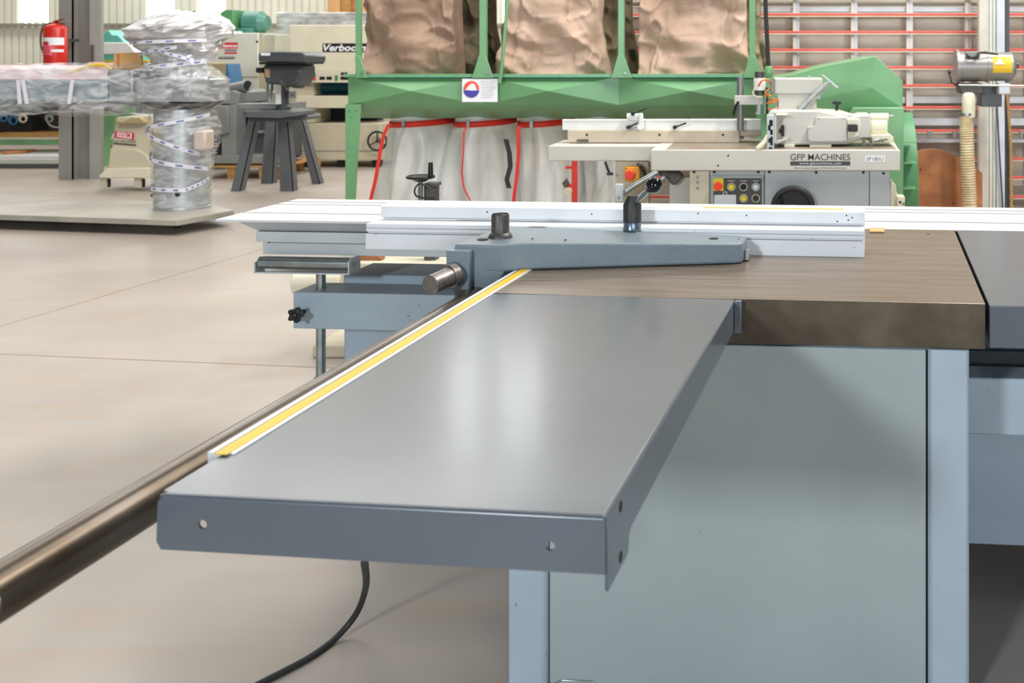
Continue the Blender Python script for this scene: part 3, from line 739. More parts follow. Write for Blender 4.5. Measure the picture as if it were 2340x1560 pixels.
# ------------------------------------------------------------------ spindle moulder with power feeder
YM = 5.92
sm = thing('spindle_moulder', 'beige grey spindle moulder with lettered table edge, white fence and feed unit', 'spindle moulder', (X(1770, YM), YM+.35, 0))
m = MB()
m.prism([(X(1487, YM), YM), (X(2057, YM), YM), (X(2057, YM), YM+.1), (X(2040, YM+.75), YM+.75), (X(1487, YM), YM+.75)], Z(390, YM), T, 'z')
tb = m.build('table', 'beige_grey', sm, bev=.006)
m = MB(); m.box(X(1520, YM), X(2050, YM), YM+.012, YM+.72, T, T+.0012); m.build('machined_top', mat('tarnished moulder table top', (172, 160, 144), .35, .5, rgb2=(150, 132, 112), scale=5), tb, smooth=False)
Ye = 6.2
slab([(1252, 333), (1500, 333), (1520, 345), (1516, 388), (1494, 388), (1490, 374), (1482, 368), (1252, 368)], Ye, .42).build('extension_table', 'beige_grey', sm, bev=.006)
for a, b in ((1664, 355.5), (1641, 378.5)): disc(a, b, 2.2, YM-.001, .002, n=12).build('screw_hole', 'hole', tb)
yt = YM-.0015
def tx(name, s, a, b, c, d, Y, m_, par, yo=None, **k):
    return text(name, s, (X(a, Y)+X(b, Y))/2, (Z(c, Y)+Z(d, Y))/2, (Y-.0015) if yo is None else yo, X(b, Y)-X(a, Y), Z(c, Y)-Z(d, Y), m_, par, **k)
tx('lettering', 'GFP MACHINES', 1806, 1943, 351.5, 366, YM, 'ink', tb, bold=.005)
lb = bx(1806, 1943, 368.5, 378, YM-.001, .001).build('address_bar', 'ink', tb, smooth=False)
tx('lettering', 'www.gfpmachines.com', 1827, 1922, 370.3, 376.8, YM, 'label_white', tb, yo=YM-.0022, sp=1.15)
tx('lettering', "Africa's Largest Supplier of Woodwork Machinery", 1815, 1935, 381.5, 387, YM, 'ink', tb)
bx(1977, 2022, 356, 369.5, YM-.001, .001).build('stock_label', 'label_white', tb, smooth=False)
tx('lettering', 'SP185U', 1980, 2018.5, 358.5, 367, YM, 'ink', tb, yo=YM-.0022)
# cabinet
Yc = YM+.05
m = MB(); m.box(X(1576, Yc), X(2034, Yc), Yc+.003, Yc+.62, 0, Z(389, Yc)); cb_ = m.build('cabinet', 'mach_grey', sm, bev=.004)
m = MB(); m.box(X(1576, Yc), X(1620, Yc), Yc, Yc+.004, .02, Z(391, Yc)); m.build('side_strip', 'cream_dk', cb_)
for b in (405, 417, 430): disc(1594, b, 3.2, Yc-.004, .005, n=12).build('bolt', 'bright_steel', cb_)
m = MB()
for a in (1621, 1746, 1986): m.box(X(a, Yc), X(a+1.8, Yc), Yc+.0015, Yc+.004, .02, Z(391, Yc))
m.build('seam', 'slot_dark', cb_, smooth=False, stuff=True)
for a, b in ((1586, 393), (1632, 393), (1733, 393), (1758, 393), (1865, 394), (1973, 394), (2019, 396)): disc(a, b, 3.2, Yc-.004, .006, n=8).build('bolt', 'black_plastic', cb_)
m = bx(1750, 1984, 447, 475, Yc+.001, .003); m.build('moulding_band', 'mach_grey', cb_, bev=.001)
# control panel
fr_ = bx(1626, 1744, 402, 480, Yc-.012, .012); pn = fr_.build('control_panel', 'mach_grey', cb_, bev=.003)
bx(1630, 1741, 407, 476, Yc-.014, .003).build('panel_plate', mat('dark panel plate', (66, 66, 66), .4), pn)
bx(1630, 1653, 407, 436, Yc-.020, .006).build('switch_plate', 'btn_yel', pn)
m = MB(); c_ = P3(1641, 425, Yc-.02); m.cyl(c_, (c_[0], c_[1]-.02, c_[2]), 10*YM/FPX, n=24); m.build('stop_button', 'btn_red', pn, bev=.003)
for a, b, q in ((1671, 427, 'btn_yel'), (1699, 427, 'black_plastic'), (1727, 427, 'btn_white'), (1699, 453, 'btn_yel'), (1727, 453, 'black')):
    m = MB(); c_ = P3(a, b, Yc-.015); m.torus((c_[0], c_[1], c_[2]), 8.5*YM/FPX, .0022, 'y', 28, 6); o = m.build('button_ring', 'cream', pn)
    m = MB(); m.cyl((c_[0], c_[1], c_[2]), (c_[0], c_[1]-.008, c_[2]), 6.2*YM/FPX, n=20); m.build('push_button', q, pn)
bx(1632, 1682, 445, 470, Yc-.018, .004).build('name_plate', 'alu_grey', pn)
m = MB(); c_ = P3(1657, 442, Yc-.016); m.torus(c_, .010, .002, 'y', 20, 6); m.build('key_ring', 'cream', pn)
m = MB()
for a, b in ((1663, 1679), (1691, 1707), (1721, 1733)): bx(a, b, 412.5, 414, Yc-.0155, .0006, m)
m.build('faint_print', 'cream_dk', pn, smooth=False, stuff=True)
# handwheel
hw = thing_c = P3(1812, 471, Yc)
m = MB(); m.torus((hw[0], Yc-.06, hw[2]), 44*YM/FPX, .017, 'y', 44, 12); w = m.build('handwheel', 'black', sm)
m = MB(); m.lathe([(0, 0), (40*YM/FPX, -.004), (38*YM/FPX, .016), (.03, .03), (0, .03)], (hw[0], Yc-.055, hw[2]), 'y'); m.build('wheel_web', 'black', w)
m = MB(); m.cyl((hw[0], Yc-.09, hw[2]), (hw[0], Yc, hw[2]), .02); m.build('hub', 'bright_steel', w)
c_ = P3(1786, 458, Yc-.06); m = MB(); m.cyl(c_, (c_[0]-.02, c_[1]-.05, c_[2]), .016, .018, 14); m.build('crank_grip', 'black_plastic', w)
# lower right small parts
slab([(2034, 415), (2047, 422), (2050, 448), (2058, 450), (2058, 480), (2034, 480)], Yc+.02, .3).build('side_bracket', 'cream_dk', sm, bev=.004)
m = bx(2050, 2068, 449, 480, Yc, .1); sb_ = m.build('inlet_block', 'cream', sm, bev=.004); disc(2057, 462, 3, Yc-.002, .003, n=10).build('screw_hole', 'hole', sb_); disc(2065, 466, 3.4, Yc-.004, .005, n=10).build('screw', 'bright_steel', sb_)
# left: outrigger, emergency stop box, tubes, handle
Yl = 6.25
m = slab([(1406, 368), (1482, 368), (1482, 480), (1406, 480)], Yl, .1); m.build('side_box', 'cream_dk', sm, bev=.004)
es = bx(1428, 1462, 381, 415, Yl-.05, .05).build('emergency_stop_box', 'orange', sm, bev=.004)
m = MB(); c_ = P3(1440, 399, Yl-.05); m.cyl(c_, (c_[0], c_[1]-.03, c_[2]), 10.5*Yl/FPX, n=24); m.build('stop_button', 'btn_red', es, bev=.003)
for a, b in ((1431, 385), (1459, 385), (1431, 411), (1459, 411)): disc(a, b, 1.4, Yl-.052, .003, n=8).build('screw', 'dark_steel', es)
m = MB(); pts = []
for i in range(110):
    t = i/109; q = P3(1456+18*math.sin(t*2.4)**.8+3*math.cos(2*PI*t*9), 374+40*t, Yl-.06); pts.append((q[0], q[1]+.012*math.sin(2*PI*t*9), q[2]))
m.tube(pts, .005, 6); m.build('coiled_lead', 'black', es)
m = MB(); m.tube([P3(1408, 452, Yl-.12), P3(1455, 420, Yl-.12), P3(1504, 392, Yl-.12)], .018, 14); m.build('guide_tube', 'bright_steel', sm)
m = MB(); m.tube([P3(1424, 474, Yl-.14), P3(1470, 440, Yl-.14), P3(1520, 404, Yl-.14)], .013, 12); m.build('guide_tube', 'bright_steel', sm)
bx(1404, 1424, 420, 462, Yl-.17, .02).build('tube_clamp', 'alu_grey', sm, bev=.006); disc(1413, 452, 4, Yl-.178, .01, n=10).build('bolt', 'bright_steel', sm)
slab([(1500, 392), (1552, 392), (1560, 402), (1548, 418), (1538, 424), (1520, 404), (1506, 400)], Yl-.08, .06).build('clamp_casting', 'dark_steel', sm, bev=.006)
bx(1530, 1576, 405, 480, Yl-.02, .1).build('lower_guard', 'beige_grey', sm, bev=.003)
m = MB(); m.tube([P3(1383, 369, Ye-.02), P3(1388, 385, Ye-.02), P3(1394, 398, Ye-.02)], .008, 8); m.cyl(P3(1387, 397, Ye-.03), P3(1401, 397, Ye-.03), .009); m.build('table_lock_lever', 'black', sm)
# white fence and fence base
Yw = 6.4
m = MB(); m.box(X(1285, Yw), X(1738, Yw), Yw, Yw+.04, Z(297, Yw), Z(273, Yw)); m.box(X(1285, Yw), X(1738, Yw), Yw-.006, Yw+.002, Z(275.5, Yw), Z(273, Yw)); fn_ = m.build('fence', 'white', sm, bev=.002)
m = MB(); m.box(X(1300, Yw), X(1690, Yw), Yw-.04, Yw+.12, T+.002, Z(298, Yw-.04)); m.box(X(1690, Yw), X(1738, Yw), Yw, Yw+.1, Z(311, Yw), Z(297, Yw)); fb = m.build('fence_base', mat('tan fence base', (196, 182, 160), .45, var=.08), sm, bev=.003)
for a in (1341, 1507, 1652): disc(a, 308, 2.7, Yw-.042, .003, n=12).build('screw_hole', 'hole', fb)
bx(1318, 1344, 319, 323.5, Yw-.05, .03).build('shim', 'dark_steel', fb)
cl = MB(); c_ = P3(1446, 266, Yw-.03); cl.cyl((c_[0]-.035, c_[1], c_[2]), (c_[0]+.035, c_[1], c_[2]), .019, n=18); bx(1436, 1456, 266, 276, Yw-.04, .04, cl); slab([(1459, 259), (1468, 259), (1470, 292), (1462, 299), (1454, 290), (1460, 280)], Yw-.05, .03, cl)
cp = cl.build('stop_clamp', 'white', fn_, bev=.003)
def lev(a, b, c, d, par, r=.0055):
    m = MB(); p = Vector(P3(a, b, Yw-.06)); q = Vector(P3(c, d, Yw-.075)); m.tube([p, (p+q)/2, q], [r, r*.9, r*1.1], 10); m.cyl((p.x, p.y+.05, p.z), (p.x, p.y-.006, p.z), .012, n=14); m.build('locking_lever', 'black_plastic', par)
lev(1446, 260, 1477, 247, cp); lev(1436, 291, 1457, 281, cp); lev(1542, 291, 1568, 281, fn_)
m = MB(); m.cyl(P3(1692, 298, Yw-.05), P3(1692, 176, Yw-.05), 8*Yw/FPX, n=20); ps = m.build('guard_post', mat('grey steel post', (128, 126, 124), .35, .5), sm)
m = MB(); m.box(X(1680, Yw), X(1745, Yw), Yw-.09, Yw-.05, Z(238, Yw), Z(217, Yw)); m.build('guard_arm', 'beige_grey', ps, bev=.004)
m = MB(); m.tube([P3(1688, 232, Yw-.1), P3(1680, 245, Yw-.1), P3(1676, 262, Yw-.1)], .008, 8); m.build('locking_lever', 'black_plastic', ps)
m = MB(); m.cyl(P3(1735, 238, Yw-.07), P3(1735, 256, Yw-.07), .017); m.cyl(P3(1735, 255, Yw-.07), P3(1735, 261, Yw-.07), .024); m.build('guard_spindle', 'alu_grey', ps)
# pneumatic unit
pu = MB(); pu.cyl(P3(1736, 206, Yw-.1), P3(1736, 178, Yw-.1), .036, n=22); pz = pu.build('air_unit', 'white', sm)
m = MB(); m.cyl(P3(1736, 178, Yw-.1), P3(1736, 164, Yw-.1), .030, n=16); m.build('valve', 'dark_steel', pz); m = MB(); m.cyl(P3(1736, 206, Yw-.1), P3(1736, 217, Yw-.1), .028, n=16); m.build('lower_coupling', 'dark_steel', pz)
def curve(pts, Y, n=40):
    q = [Vector(P3(a, b, Y+c)) for a, b, c in pts]; out = []
    for i in range(len(q)-1):
        a, b, c, d = q[max(0, i-1)], q[i], q[i+1], q[min(len(q)-1, i+2)]
        for k in range(8):
            t = k/8; out.append(.5*((2*b)+(-a+c)*t+(2*a-5*b+4*c-d)*t*t+(-a+3*b-3*c+d)*t*t*t))
    return out+[q[-1]]
for p_ in ([(1733, 197, -.14), (1742, 184, -.16), (1758, 185, -.14), (1764, 205, -.12)], [(1751, 222, -.14), (1753, 207, -.16), (1765, 206, -.12)], [(1752, 215, -.14), (1760, 219, -.16), (1765, 210, -.12)], [(1753, 236, -.14), (1768, 233, -.16), (1777, 228, -.14)], [(1755, 247, -.14), (1765, 252, -.16), (1777, 245, -.14)], [(1758, 229, -.14), (1768, 226, -.16), (1776, 232, -.14)]):
    m = MB(); m.tube(curve(p_, Yw), .0055, 8); m.build('air_tube', 'orange_tube', pz)
m = MB(); m.tube(curve([(1726, 202, -.14), (1720, 212, -.14), (1728, 221, -.14), (1742, 222, -.14)], Yw), .004, 8); m.build('air_tube', 'cream', pz)
bx(1750, 1755, 200, 262, Yw-.12, .04).build('cable_bracket', 'black', pz); 
m = MB(); 
for q in ((1755, 1779, 226, 228), (1755, 1779, 254, 256), (1777, 1779, 226, 256)): bx(q[0], q[1], q[2], q[3], Yw-.14, .02, m)
m.build('terminal_frame', 'dark_steel', pz)
# hood
Yh = 6.25
m = bx(1768, 1880, 180, 214, Yh, .35); hd = m.build('dust_hood', 'beige_grey', sm, bev=.004)
m = MB(); bx(1776, 1866, 214, 264, Yh+.01, .33, m); m.build('hood_neck', 'beige_grey', hd, bev=.003)
m = MB(); bx(1762, 1771, 180, 214, Yh-.01, .02, m); m.build('hood_edge', 'rusty_steel', hd)
disc(1850, 176, 4, Yh+.05, .02, n=8).build('wing_nut', 'bright_steel', hd)
bx(1866, 1874, 216, 226, Yh-.01, .03).build('catch', 'alu_grey', hd)
m = MB(); m.tube([P3(1816, 263, Yh-.06), P3(1828, 250, Yh-.06)], .009, 12); m.tube([P3(1828, 250, Yh-.06), P3(1897, 186, Yh-.06)], .0155, 16); m.tube([P3(1822, 243, Yh-.06), P3(1834, 257, Yh-.06)], .006, 8); ts = m.build('clamp_screw', 'bright_steel', sm)
m = MB(); m.tube([P3(1879, 172, Yh-.06), P3(1914, 201, Yh-.06)], .0075, 10); m.build('tommy_bar', 'alu_grey', ts)
# power feeder
Yp = 6.1
m = slab([(1756, 258), (1764, 252), (1872, 252), (1915, 262), (1942, 268), (1968, 262), (1990, 262), (1990, 316), (1968, 318), (1935, 330), (1788, 332), (1756, 318)], Yp, .26); fd = m.build('feeder_body', 'beige_grey', sm, bev=.01)
m = slab([(1846, 291), (1862, 286), (1866, 268), (1934, 268), (1936, 324), (1846, 324)], Yp-.03, .03); sp_ = m.build('side_cover', 'beige_grey', fd, bev=.004)
for a, b in ((1871, 271), (1929, 271), (1849, 321), (1929, 321), (1850, 293)): disc(a, b, 1.2, Yp-.033, .003, n=8).build('screw', 'dark_steel', sp_)
m = slab([(1936, 272), (1964, 272), (1967, 290), (1964, 312), (1936, 318)], Yp-.015, .015); m.build('end_cover', 'cream', fd, bev=.004)
m = bx(1938, 1960, 284, 301, Yp-.045, .03); m.build('knob', 'black_plastic', fd, bev=.006)
m = MB(); m.cyl(P3(1966, 290, Yp+.12), P3(1988, 290, Yp+.12), .074, n=32); m.cyl(P3(1988, 290, Yp+.12), P3(2026, 290, Yp+.12), .066, n=32); m.cyl(P3(1988, 270, Yp+.1), P3(2030, 270, Yp+.1), .03, n=20); mo = m.build('feeder_motor', 'cream', fd, bev=.004)
m = slab([(1988, 308), (2036, 308), (2042, 314), (2042, 326), (1988, 326)], Yp+.02, .2); m.build('motor_foot', 'cream', fd, bev=.004)
m = MB(); m.cyl(P3(2026, 265, Yp+.12), P3(2042, 264, Yp+.12), .004, n=8); m.build('motor_pin', 'alu_grey', fd)
m = slab([(1908, 256), (1910, 240), (1903, 238), (1901, 234), (1908, 231), (1920, 231), (1924, 236), (1917, 240), (1915, 256)], Yp+.05, .03); m.build('star_knob', 'black_plastic', fd, bev=.004)
m = slab([(1856, 258), (1872, 252), (1918, 254), (1960, 266), (1856, 270)], Yp+.02, .2); m.build('top_casting', 'cream', fd, bev=.01)
# guard with slots at the feeder's left end
m = MB(); bx(1752, 1769, 262, 341, Yp-.14, .06, m); pr = m.build('slotted_profile', 'alu_grey', sm, bev=.003)
for a, b, c, d in ((1758, 1766, 274, 288), (1755, 1761, 286, 298), (1760, 1766, 296, 308), (1756, 1760, 316, 326), (1760, 1766, 312, 332), (1757, 1765, 336, 340)): bx(a, b, c, d, Yp-.142, .003).build('slot', 'hole', pr)
m = MB(); bx(1769, 1800, 262, 264, Yp-.12, .2, m); bx(1769, 1774, 262, 328, Yp-.12, .1, m); m.prism(px([(1774, 322), (1800, 316), (1800, 319), (1774, 330)], Yp-.1), Yp-.1, Yp, 'y'); m.build('guard_frame', 'beige_grey', sm, bev=.002)
m = MB(); bx(1786, 1792, 286, 312, Yp-.03, .03, m); bx(1781, 1788, 295, 304, Yp-.03, .03, m); m.build('height_knob', 'black_plastic', fd, bev=.003)
for a in ((1792, 1816), (1850, 1900)): bx(a[0], a[1], 330, 337, Yp-.02, .1).build('foot_pad', 'cream', fd, bev=.003)
m = MB(); m.tube([P3(1752, 308, Yp-.16), P3(1748, 322, Yp-.16), P3(1738, 334, Yp-.17), P3(1730, 340, Yp-.17)], [.006, .012, .016, .012], 8); m.build('rubber_flap', 'cream', sm)
for a in (1974, 1990):
    m = MB(); m.cyl(P3(a, 313, YM+.12), P3(a, 329, YM+.12), .0085, n=10); m.cyl(P3(a, 328, YM+.12), P3(a, 332, YM+.12), .014, n=10); m.build('clamp_bolt', 'rusty_steel', sm)
m = MB(); m.cyl(P3(1998, 323, YM+.15), P3(2010, 320, YM+.15), .010, n=10); m.cyl(P3(2010, 321, YM+.15), P3(2028, 318, YM+.15), .006, n=8); m.cyl(P3(2015, 321, YM+.15), P3(2019, 321, YM+.15), .012, n=8); m.build('spanner', 'bright_steel', sm)

# ------------------------------------------------------------------ vertical panel saw frame behind
YV = 9.6
vp = thing('vertical_panel_saw', 'tall wall panel saw frame with red horizontal slats and pale uprights', 'panel saw', (X(1900, YV), YV+.3, 0))
xl, xr = X(1418, YV), X(2560, YV)
bk = MB(); bk.box(xl, xr, YV+.14, YV+.18, .2, Z(30, YV)); bk.build('backing_panel', 'panel_beige', vp, smooth=False)
for yy in (-45, -6, 33, 73, 113.5, 153.5, 195, 245, 298, 362, 405, 449, 500):
    z = Z(yy, YV)
    m = MB(); m.box(xl, xr, YV-.01, YV+.015, z-.011, z+.009); sl = m.build('support_slat', 'slat_red', vp, bev=.004)
    m = MB(); m.box(xl, xr, YV-.008, YV+.012, z-.023, z-.012); m.build('slat_rail', 'slat_cap', sl, smooth=False)
for a in (1465, 1580, 1700, 1812, 1945, 2072, 2206, 2350, 2480):
    m = MB(); m.box(X(a, YV), X(a+8, YV), YV+.02, YV+.06, 0, 2.6); o = m.build('frame_upright', 'post_beige', vp)
    m = MB(); m.box(X(a+8, YV), X(a+15, YV), YV+.03, YV+.07, 0, 2.6); m.build('upright_flange', 'post_silver', o)
for c, d in ((16, 27), (221, 236), (270, 287), (318, 326)):
    m = MB(); bx(1418, 2560, c, d, YV+.07, .05, m); m.build('frame_rail', 'post_silver', vp, bev=.003)
m = MB(); bx(1418, 2560, 5, 13, YV+.07, .05, m); m.build('frame_rail', 'rib', vp)
for a in (2085, 2120, 2178, 2330): bx(a, a+8, 298, 316, YV-.03, .04).build('roller_block', 'dull_grey', vp, bev=.003)
# saw column
Yk = 9.1
m = MB(); bx(2238, 2256, -60, 800, Yk, .1, m); sc = m.build('saw_column', 'post_beige', vp)
m = MB(); bx(2256, 2278, -60, 800, Yk+.03, .1, m); bx(2278, 2296, -60, 800, Yk, .1, m); m.build('column_web', 'post_silver', sc)
m = MB(); bx(2262, 2266, -60, 800, Yk+.01, .02, m); bx(2270, 2273, -60, 800, Yk+.01, .02, m); m.build('column_rail', 'cream', sc)
m = MB(); bx(2298, 2307, -60, 800, Yk+.02, .06, m); m.build('cable_duct', 'charcoal', sc)
m = MB(); m.tube(curve([(2276, 200, -.06), (2282, 320, -.06), (2288, 420, -.05), (2294, 520, -.05)], Yk), .008, 6); m.build('cable', 'charcoal', sc)
m = MB(); m.tube([P3(2302, 215, Yk-.05), P3(2310, 330, Yk-.05), P3(2313, 600, Yk-.05)], .012, 6); m.build('wooden_strip', 'wood', sc)
# saw head: motor and extractor drum
Yq = 8.6
m = MB(); m.cyl(P3(2190, 152, Yq), P3(2252, 152, Yq), 34*Yq/FPX, n=36); m.cyl(P3(2252, 152, Yq), P3(2257, 152, Yq), 36*Yq/FPX, n=36); m.cyl(P3(2257, 152, Yq), P3(2310, 152, Yq), 33*Yq/FPX, n=36); m.cyl(P3(2310, 152, Yq), P3(2319, 152, Yq), 32*Yq/FPX, 22*Yq/FPX, n=36); m.cyl(P3(2183, 152, Yq), P3(2190, 152, Yq), 39*Yq/FPX, n=36)
dr = m.build('saw_motor', mat('grey motor casing', (150, 146, 142), .35, .3), vp)
yl = MB()
Yr = 33.4*Yq/FPX; zc0 = Z(152, Yq)
vs = []
for xx in (2263, 2306): vs += [(X(xx, Yq), Yq-Yr*math.sin(t), zc0+Yr*math.cos(t)) for t in [math.radians(48+i*66/12) for i in range(13)]]
yl.add(vs, [(i, i+1, i+14, i+13) for i in range(12)]); yl.build('warning_label', 'yellow', dr)
slab([(2272, 147), (2285, 133), (2296, 147)], Yq-Yr-.004, .002).build('warning_triangle', 'white', dr, smooth=False)
m = bx(2208, 2240, 118, 130, Yq-.13, .1); m.build('switch_box', 'dull_grey', dr, bev=.006)
m = MB(); m.tube(curve([(2208, 124, -.15), (2220, 131, -.16), (2232, 128, -.16), (2240, 120, -.15), (2280, 124, -.1)], Yq), .008, 6); m.build('cable', 'black', dr)
m = MB(); m.cyl(P3(2172, 163, Yq-.05), P3(2166, 163, Yq-.05), .018); m.tube([P3(2168, 163, Yq-.05), P3(2175, 190, Yq-.05), P3(2190, 196, Yq-.05)], .006, 6); m.build('lever', 'black_plastic', dr)
m = MB(); m.cyl(P3(2319, 148, Yq), P3(2326, 148, Yq), .03); m.build('end_knob', 'black_plastic', dr)
m = slab([(2190, 192), (2245, 190), (2248, 214), (2196, 214)], Yq-.08, .2); m.build('mounting_block', 'dark_steel', dr, bev=.008)
m = MB(); bx(2242, 2290, 198, 244, Yq+.1, .2, m); m.build('carriage_plate', 'charcoal_lt', dr, bev=.008)
m = MB(); bx(2282, 2310, 190, 216, Yq-.1, .1, m); m.build('terminal_box', 'alu_grey', dr, bev=.01)
m = MB(); m.cyl(P3(2190, 194, Yq-.1), P3(2345, 196, Yq-.1), .006, n=8); m.build('guide_rod', 'bright_steel', dr)
m = MB(); m.tube(curve([(2208, 262, -.12), (2206, 240, -.12), (2206, 220, -.1), (2212, 214, -.05)], Yq), [.055]*30, 18) if False else m.lathe([(.052, 0), (.055, .1), (.055, .155), (.048, .185), (.03, .2), (0, .202)], (X(2208, Yq), Yq-.12, Z(266, Yq))); m.build('hose_elbow', 'cream', dr)
pts = curve([(2208, 262, -.12), (2209, 300, -.12), (2211, 360, -.12), (2214, 420, -.12), (2216, 480, -.12), (2216, 600, -.12)], Yq)
dense = []; rr_ = []
for i in range(150):
    f = i/149*(len(pts)-1); k = min(int(f), len(pts)-2); dense.append(pts[k].lerp(pts[k+1], f-k)); rr_.append((.049, .059, .059)[i % 3])
m = MB(); m.tube(dense, rr_, 20); hs_ = m.build('suction_hose', 'hose', dr, angle=20)
m = MB(); m.cyl(P3(2208, 258, Yq-.12), P3(2208, 264, Yq-.12), .060, n=24); m.build('hose_clip', 'bright_steel', hs_)
# brown board leaning by the frame
m = MB(); m.prism(px([(2093, 350), (2108, 342), (2135, 340), (2165, 346), (2190, 360), (2215, 372), (2245, 395), (2245, 640), (2093, 640)], 8.75), 8.75, 8.79, 'y')
o = m.build('brown_board', 'brown_sheet'); tag(o, 'brown round-topped weathered board standing between the green fan and the milky hose', 'board')
for a, b in ((2104, 387), (2178, 464)): disc(a, b, 1.6, 8.745, .006, n=8).build('screw_hole', 'hole', o)
# black hose coming down beside the filter bags
m = MB(); m.tube([P3(1745, -200, 7.0), P3(1750, 30, 7.0), P3(1757, 172, 7.0)], .015, 10); o = m.build('black_hose', 'rubber'); tag(o, 'black hose hanging down vertically right of the last tan filter bag', 'hose')
m = MB(); m.lathe([(.02, 0), (.03, .02), (.03, .06), (.02, .08)], P3(1757, 178, 7.0)); m.build('hose_fitting', 'green', o)

# ------------------------------------------------------------------ small mortiser behind the panel saw
mo_ = thing('mortising_machine', 'small cream machine with a black handwheel behind the panel saw', 'machine', (X(900, 4.9), 4.9, 0))
Ym = 4.8
m = MB(); m.box(X(690, Ym), X(1100, Ym), Ym+.1, Ym+.5, .0, .06); m.build('base_frame', 'cream_dk', mo_, bev=.01)
m = MB(); m.cyl(P3(676, 646, Ym), P3(732, 646, Ym), .055, n=28); m.cyl(P3(732, 646, Ym), P3(784, 646, Ym), .05, n=28); m.build('motor', 'cream', mo_, bev=.004)
m = MB(); bx(790, 1060, 600, 700, Ym+.0, .3, m); m.box(X(860, Ym), X(1030, Ym), Ym+.05, Ym+.3, .06, .3); m.build('body', 'cream', mo_, bev=.01)
m = MB(); bx(968, 995, 421, 620, Ym+.05, .06, m); cpst = m.build('column', 'dark_steel', mo_, bev=.006)
m = MB(); bx(968, 996, 419, 427, Ym+.04, .08, m); m.build('column_cap', 'charcoal', cpst, bev=.003)
m = MB(); m.cyl(P3(961, 404, Ym+.03), P3(961, 470, Ym+.03), .011, n=12); m.build('screw_spindle', 'bright_steel', cpst)
m = MB(); m.torus(P3(961, 404, Ym+.03), .058, .007, 'z', 36, 8); m.lathe([(.02, -.02), (.05, -.003), (.05, .003), (.014, .008)], P3(961, 405, Ym+.03)); hwm = m.build('handwheel', 'black', cpst)
m = MB(); m.cyl(P3(984, 402, Ym+.0), P3(984, 371, Ym+.0), .012, .010, 14); m.build('crank_grip', 'black_plastic', hwm)
m = MB(); m.tube(curve([(985, 430, -.0), (960, 420, -.02), (948, 432, -.02), (950, 446, 0), (965, 452, 0), (994, 452, 0)], Ym), .004, 6); m.build('cable', 'black', cpst)
o = slab([(818, 583), (865, 586), (872, 593), (850, 596), (822, 597)], 4.85, .05); 
o = o.build('wooden_offcut', 'brown_sheet'); tag(o, 'brown wooden offcut seen through the gap under the rip fence', 'offcut'); 

# ------------------------------------------------------------------ steel column with fire extinguisher
Yo = 11.87
colm = MB(); sx = Yo/FPX
def hbeam(pts, z0, z1, name, mm, par=None): return MB().prism(pts, z0, z1, 'z').build(name, mm, par)
co = thing('steel_column', 'grey painted steel H column rising from the floor at the left', 'column', (X(175, Yo), Yo+.15, 0))
ang = math.radians(28)
def rot(p): return (X(176, Yo)+p[0]*math.cos(ang)-p[1]*math.sin(ang), Yo+.2+p[0]*math.sin(ang)+p[1]*math.cos(ang))
# two flanges and a web, plus a second narrow section behind
xa = X(134, Yo); 
MB().box(X(134, Yo), X(166, Yo), Yo, Yo+.02, 0, ZT).build('front_flange', 'column', co)
MB().box(X(164, Yo), X(166, Yo), Yo, Yo+.34, 0, ZT).build('side_flange', 'column', co)
MB().box(X(166, Yo), X(198, Yo), Yo+.14, Yo+.16, 0, ZT).build('web', 'column', co)
MB().prism([(X(198, Yo), Yo+.05), (X(218, Yo), Yo+.09), (X(218, Yo), Yo+.12), (X(198, Yo), Yo+.3)], 0, ZT, 'z').build('rear_flange', 'column', co)
MB().box(X(202, Yo), X(208, Yo), Yo+.035, Yo+.05, Z(145, Yo), Z(102, Yo)).build('cover_strip', 'rusty_steel', co)
Yx = 11.55
fx = thing('fire_extinguisher', 'red fire extinguisher with white label hanging on the steel column', 'fire extinguisher', P3(127, 190, Yx))
rx = 23.5*Yx/FPX
c0 = P3(127, 185, Yx)
hgt = lambda b: Z(b, Yx)-c0[2]
m = MB(); m.lathe([(rx*.9, 0), (rx, .02), (rx, hgt(66)), (rx*.93, hgt(62)), (rx*.7, hgt(57)), (rx*.3, hgt(54)), (rx*.26, hgt(50))], c0, 'z', 36); cy = m.build('cylinder', 'red_paint', fx)
def wrap(a0, a1, b0, b1, mm, nm, off=.002):
    g = MB(); n = 16; r = rx+off
    vs = []
    for bb in (b0, b1): vs += [(c0[0]+r*math.sin(a0+(a1-a0)*i/n), c0[1]-r*math.cos(a0+(a1-a0)*i/n), Z(bb, Yx)) for i in range(n+1)]
    g.add(vs, [(i, i+1, i+n+2, i+n+1) for i in range(n)]); return g.build(nm, mm, cy)
wrap(-1.5, 1.35, 86, 95, 'label_white', 'label'); wrap(-.0, 1.35, 95, 103, 'label_white', 'label'); wrap(-1.3, .35, 103, 127, 'label_pink', 'label'); wrap(.25, 1.3, 113, 119, 'label_white', 'label')
for b in (98, 106, 112, 118, 124): wrap(-1.0, .1, b, b+2.6, 'label_red', 'label_line', .004)
m = MB(); m.cyl(P3(130, 56, Yx), P3(130, 46, Yx), .022, n=16); va = m.build('valve', mat('brass valve', (222, 186, 70), .3, .7), fx)
m = MB(); m.tube([P3(122, 51, Yx-.02), P3(134, 51, Yx-.02), P3(148, 55, Yx-.02)], .010, 8); m.tube([P3(122, 50, Yx-.02), P3(134, 46, Yx-.02), P3(147, 43, Yx-.02)], .008, 8); m.build('squeeze_handle', mat('dark red lever', (120, 40, 40), .4), va)
m = MB(); m.tube(curve([(122, 54, -.02), (110, 54, -.03), (98, 64, -.04), (93, 85, -.04), (94, 105, -.04), (101, 125, -.04), (106, 145, -.04), (107, 175, -.04)], Yx), .010, 8); m.build('hose', mat('dark hose', (110, 52, 50), .45), fx)
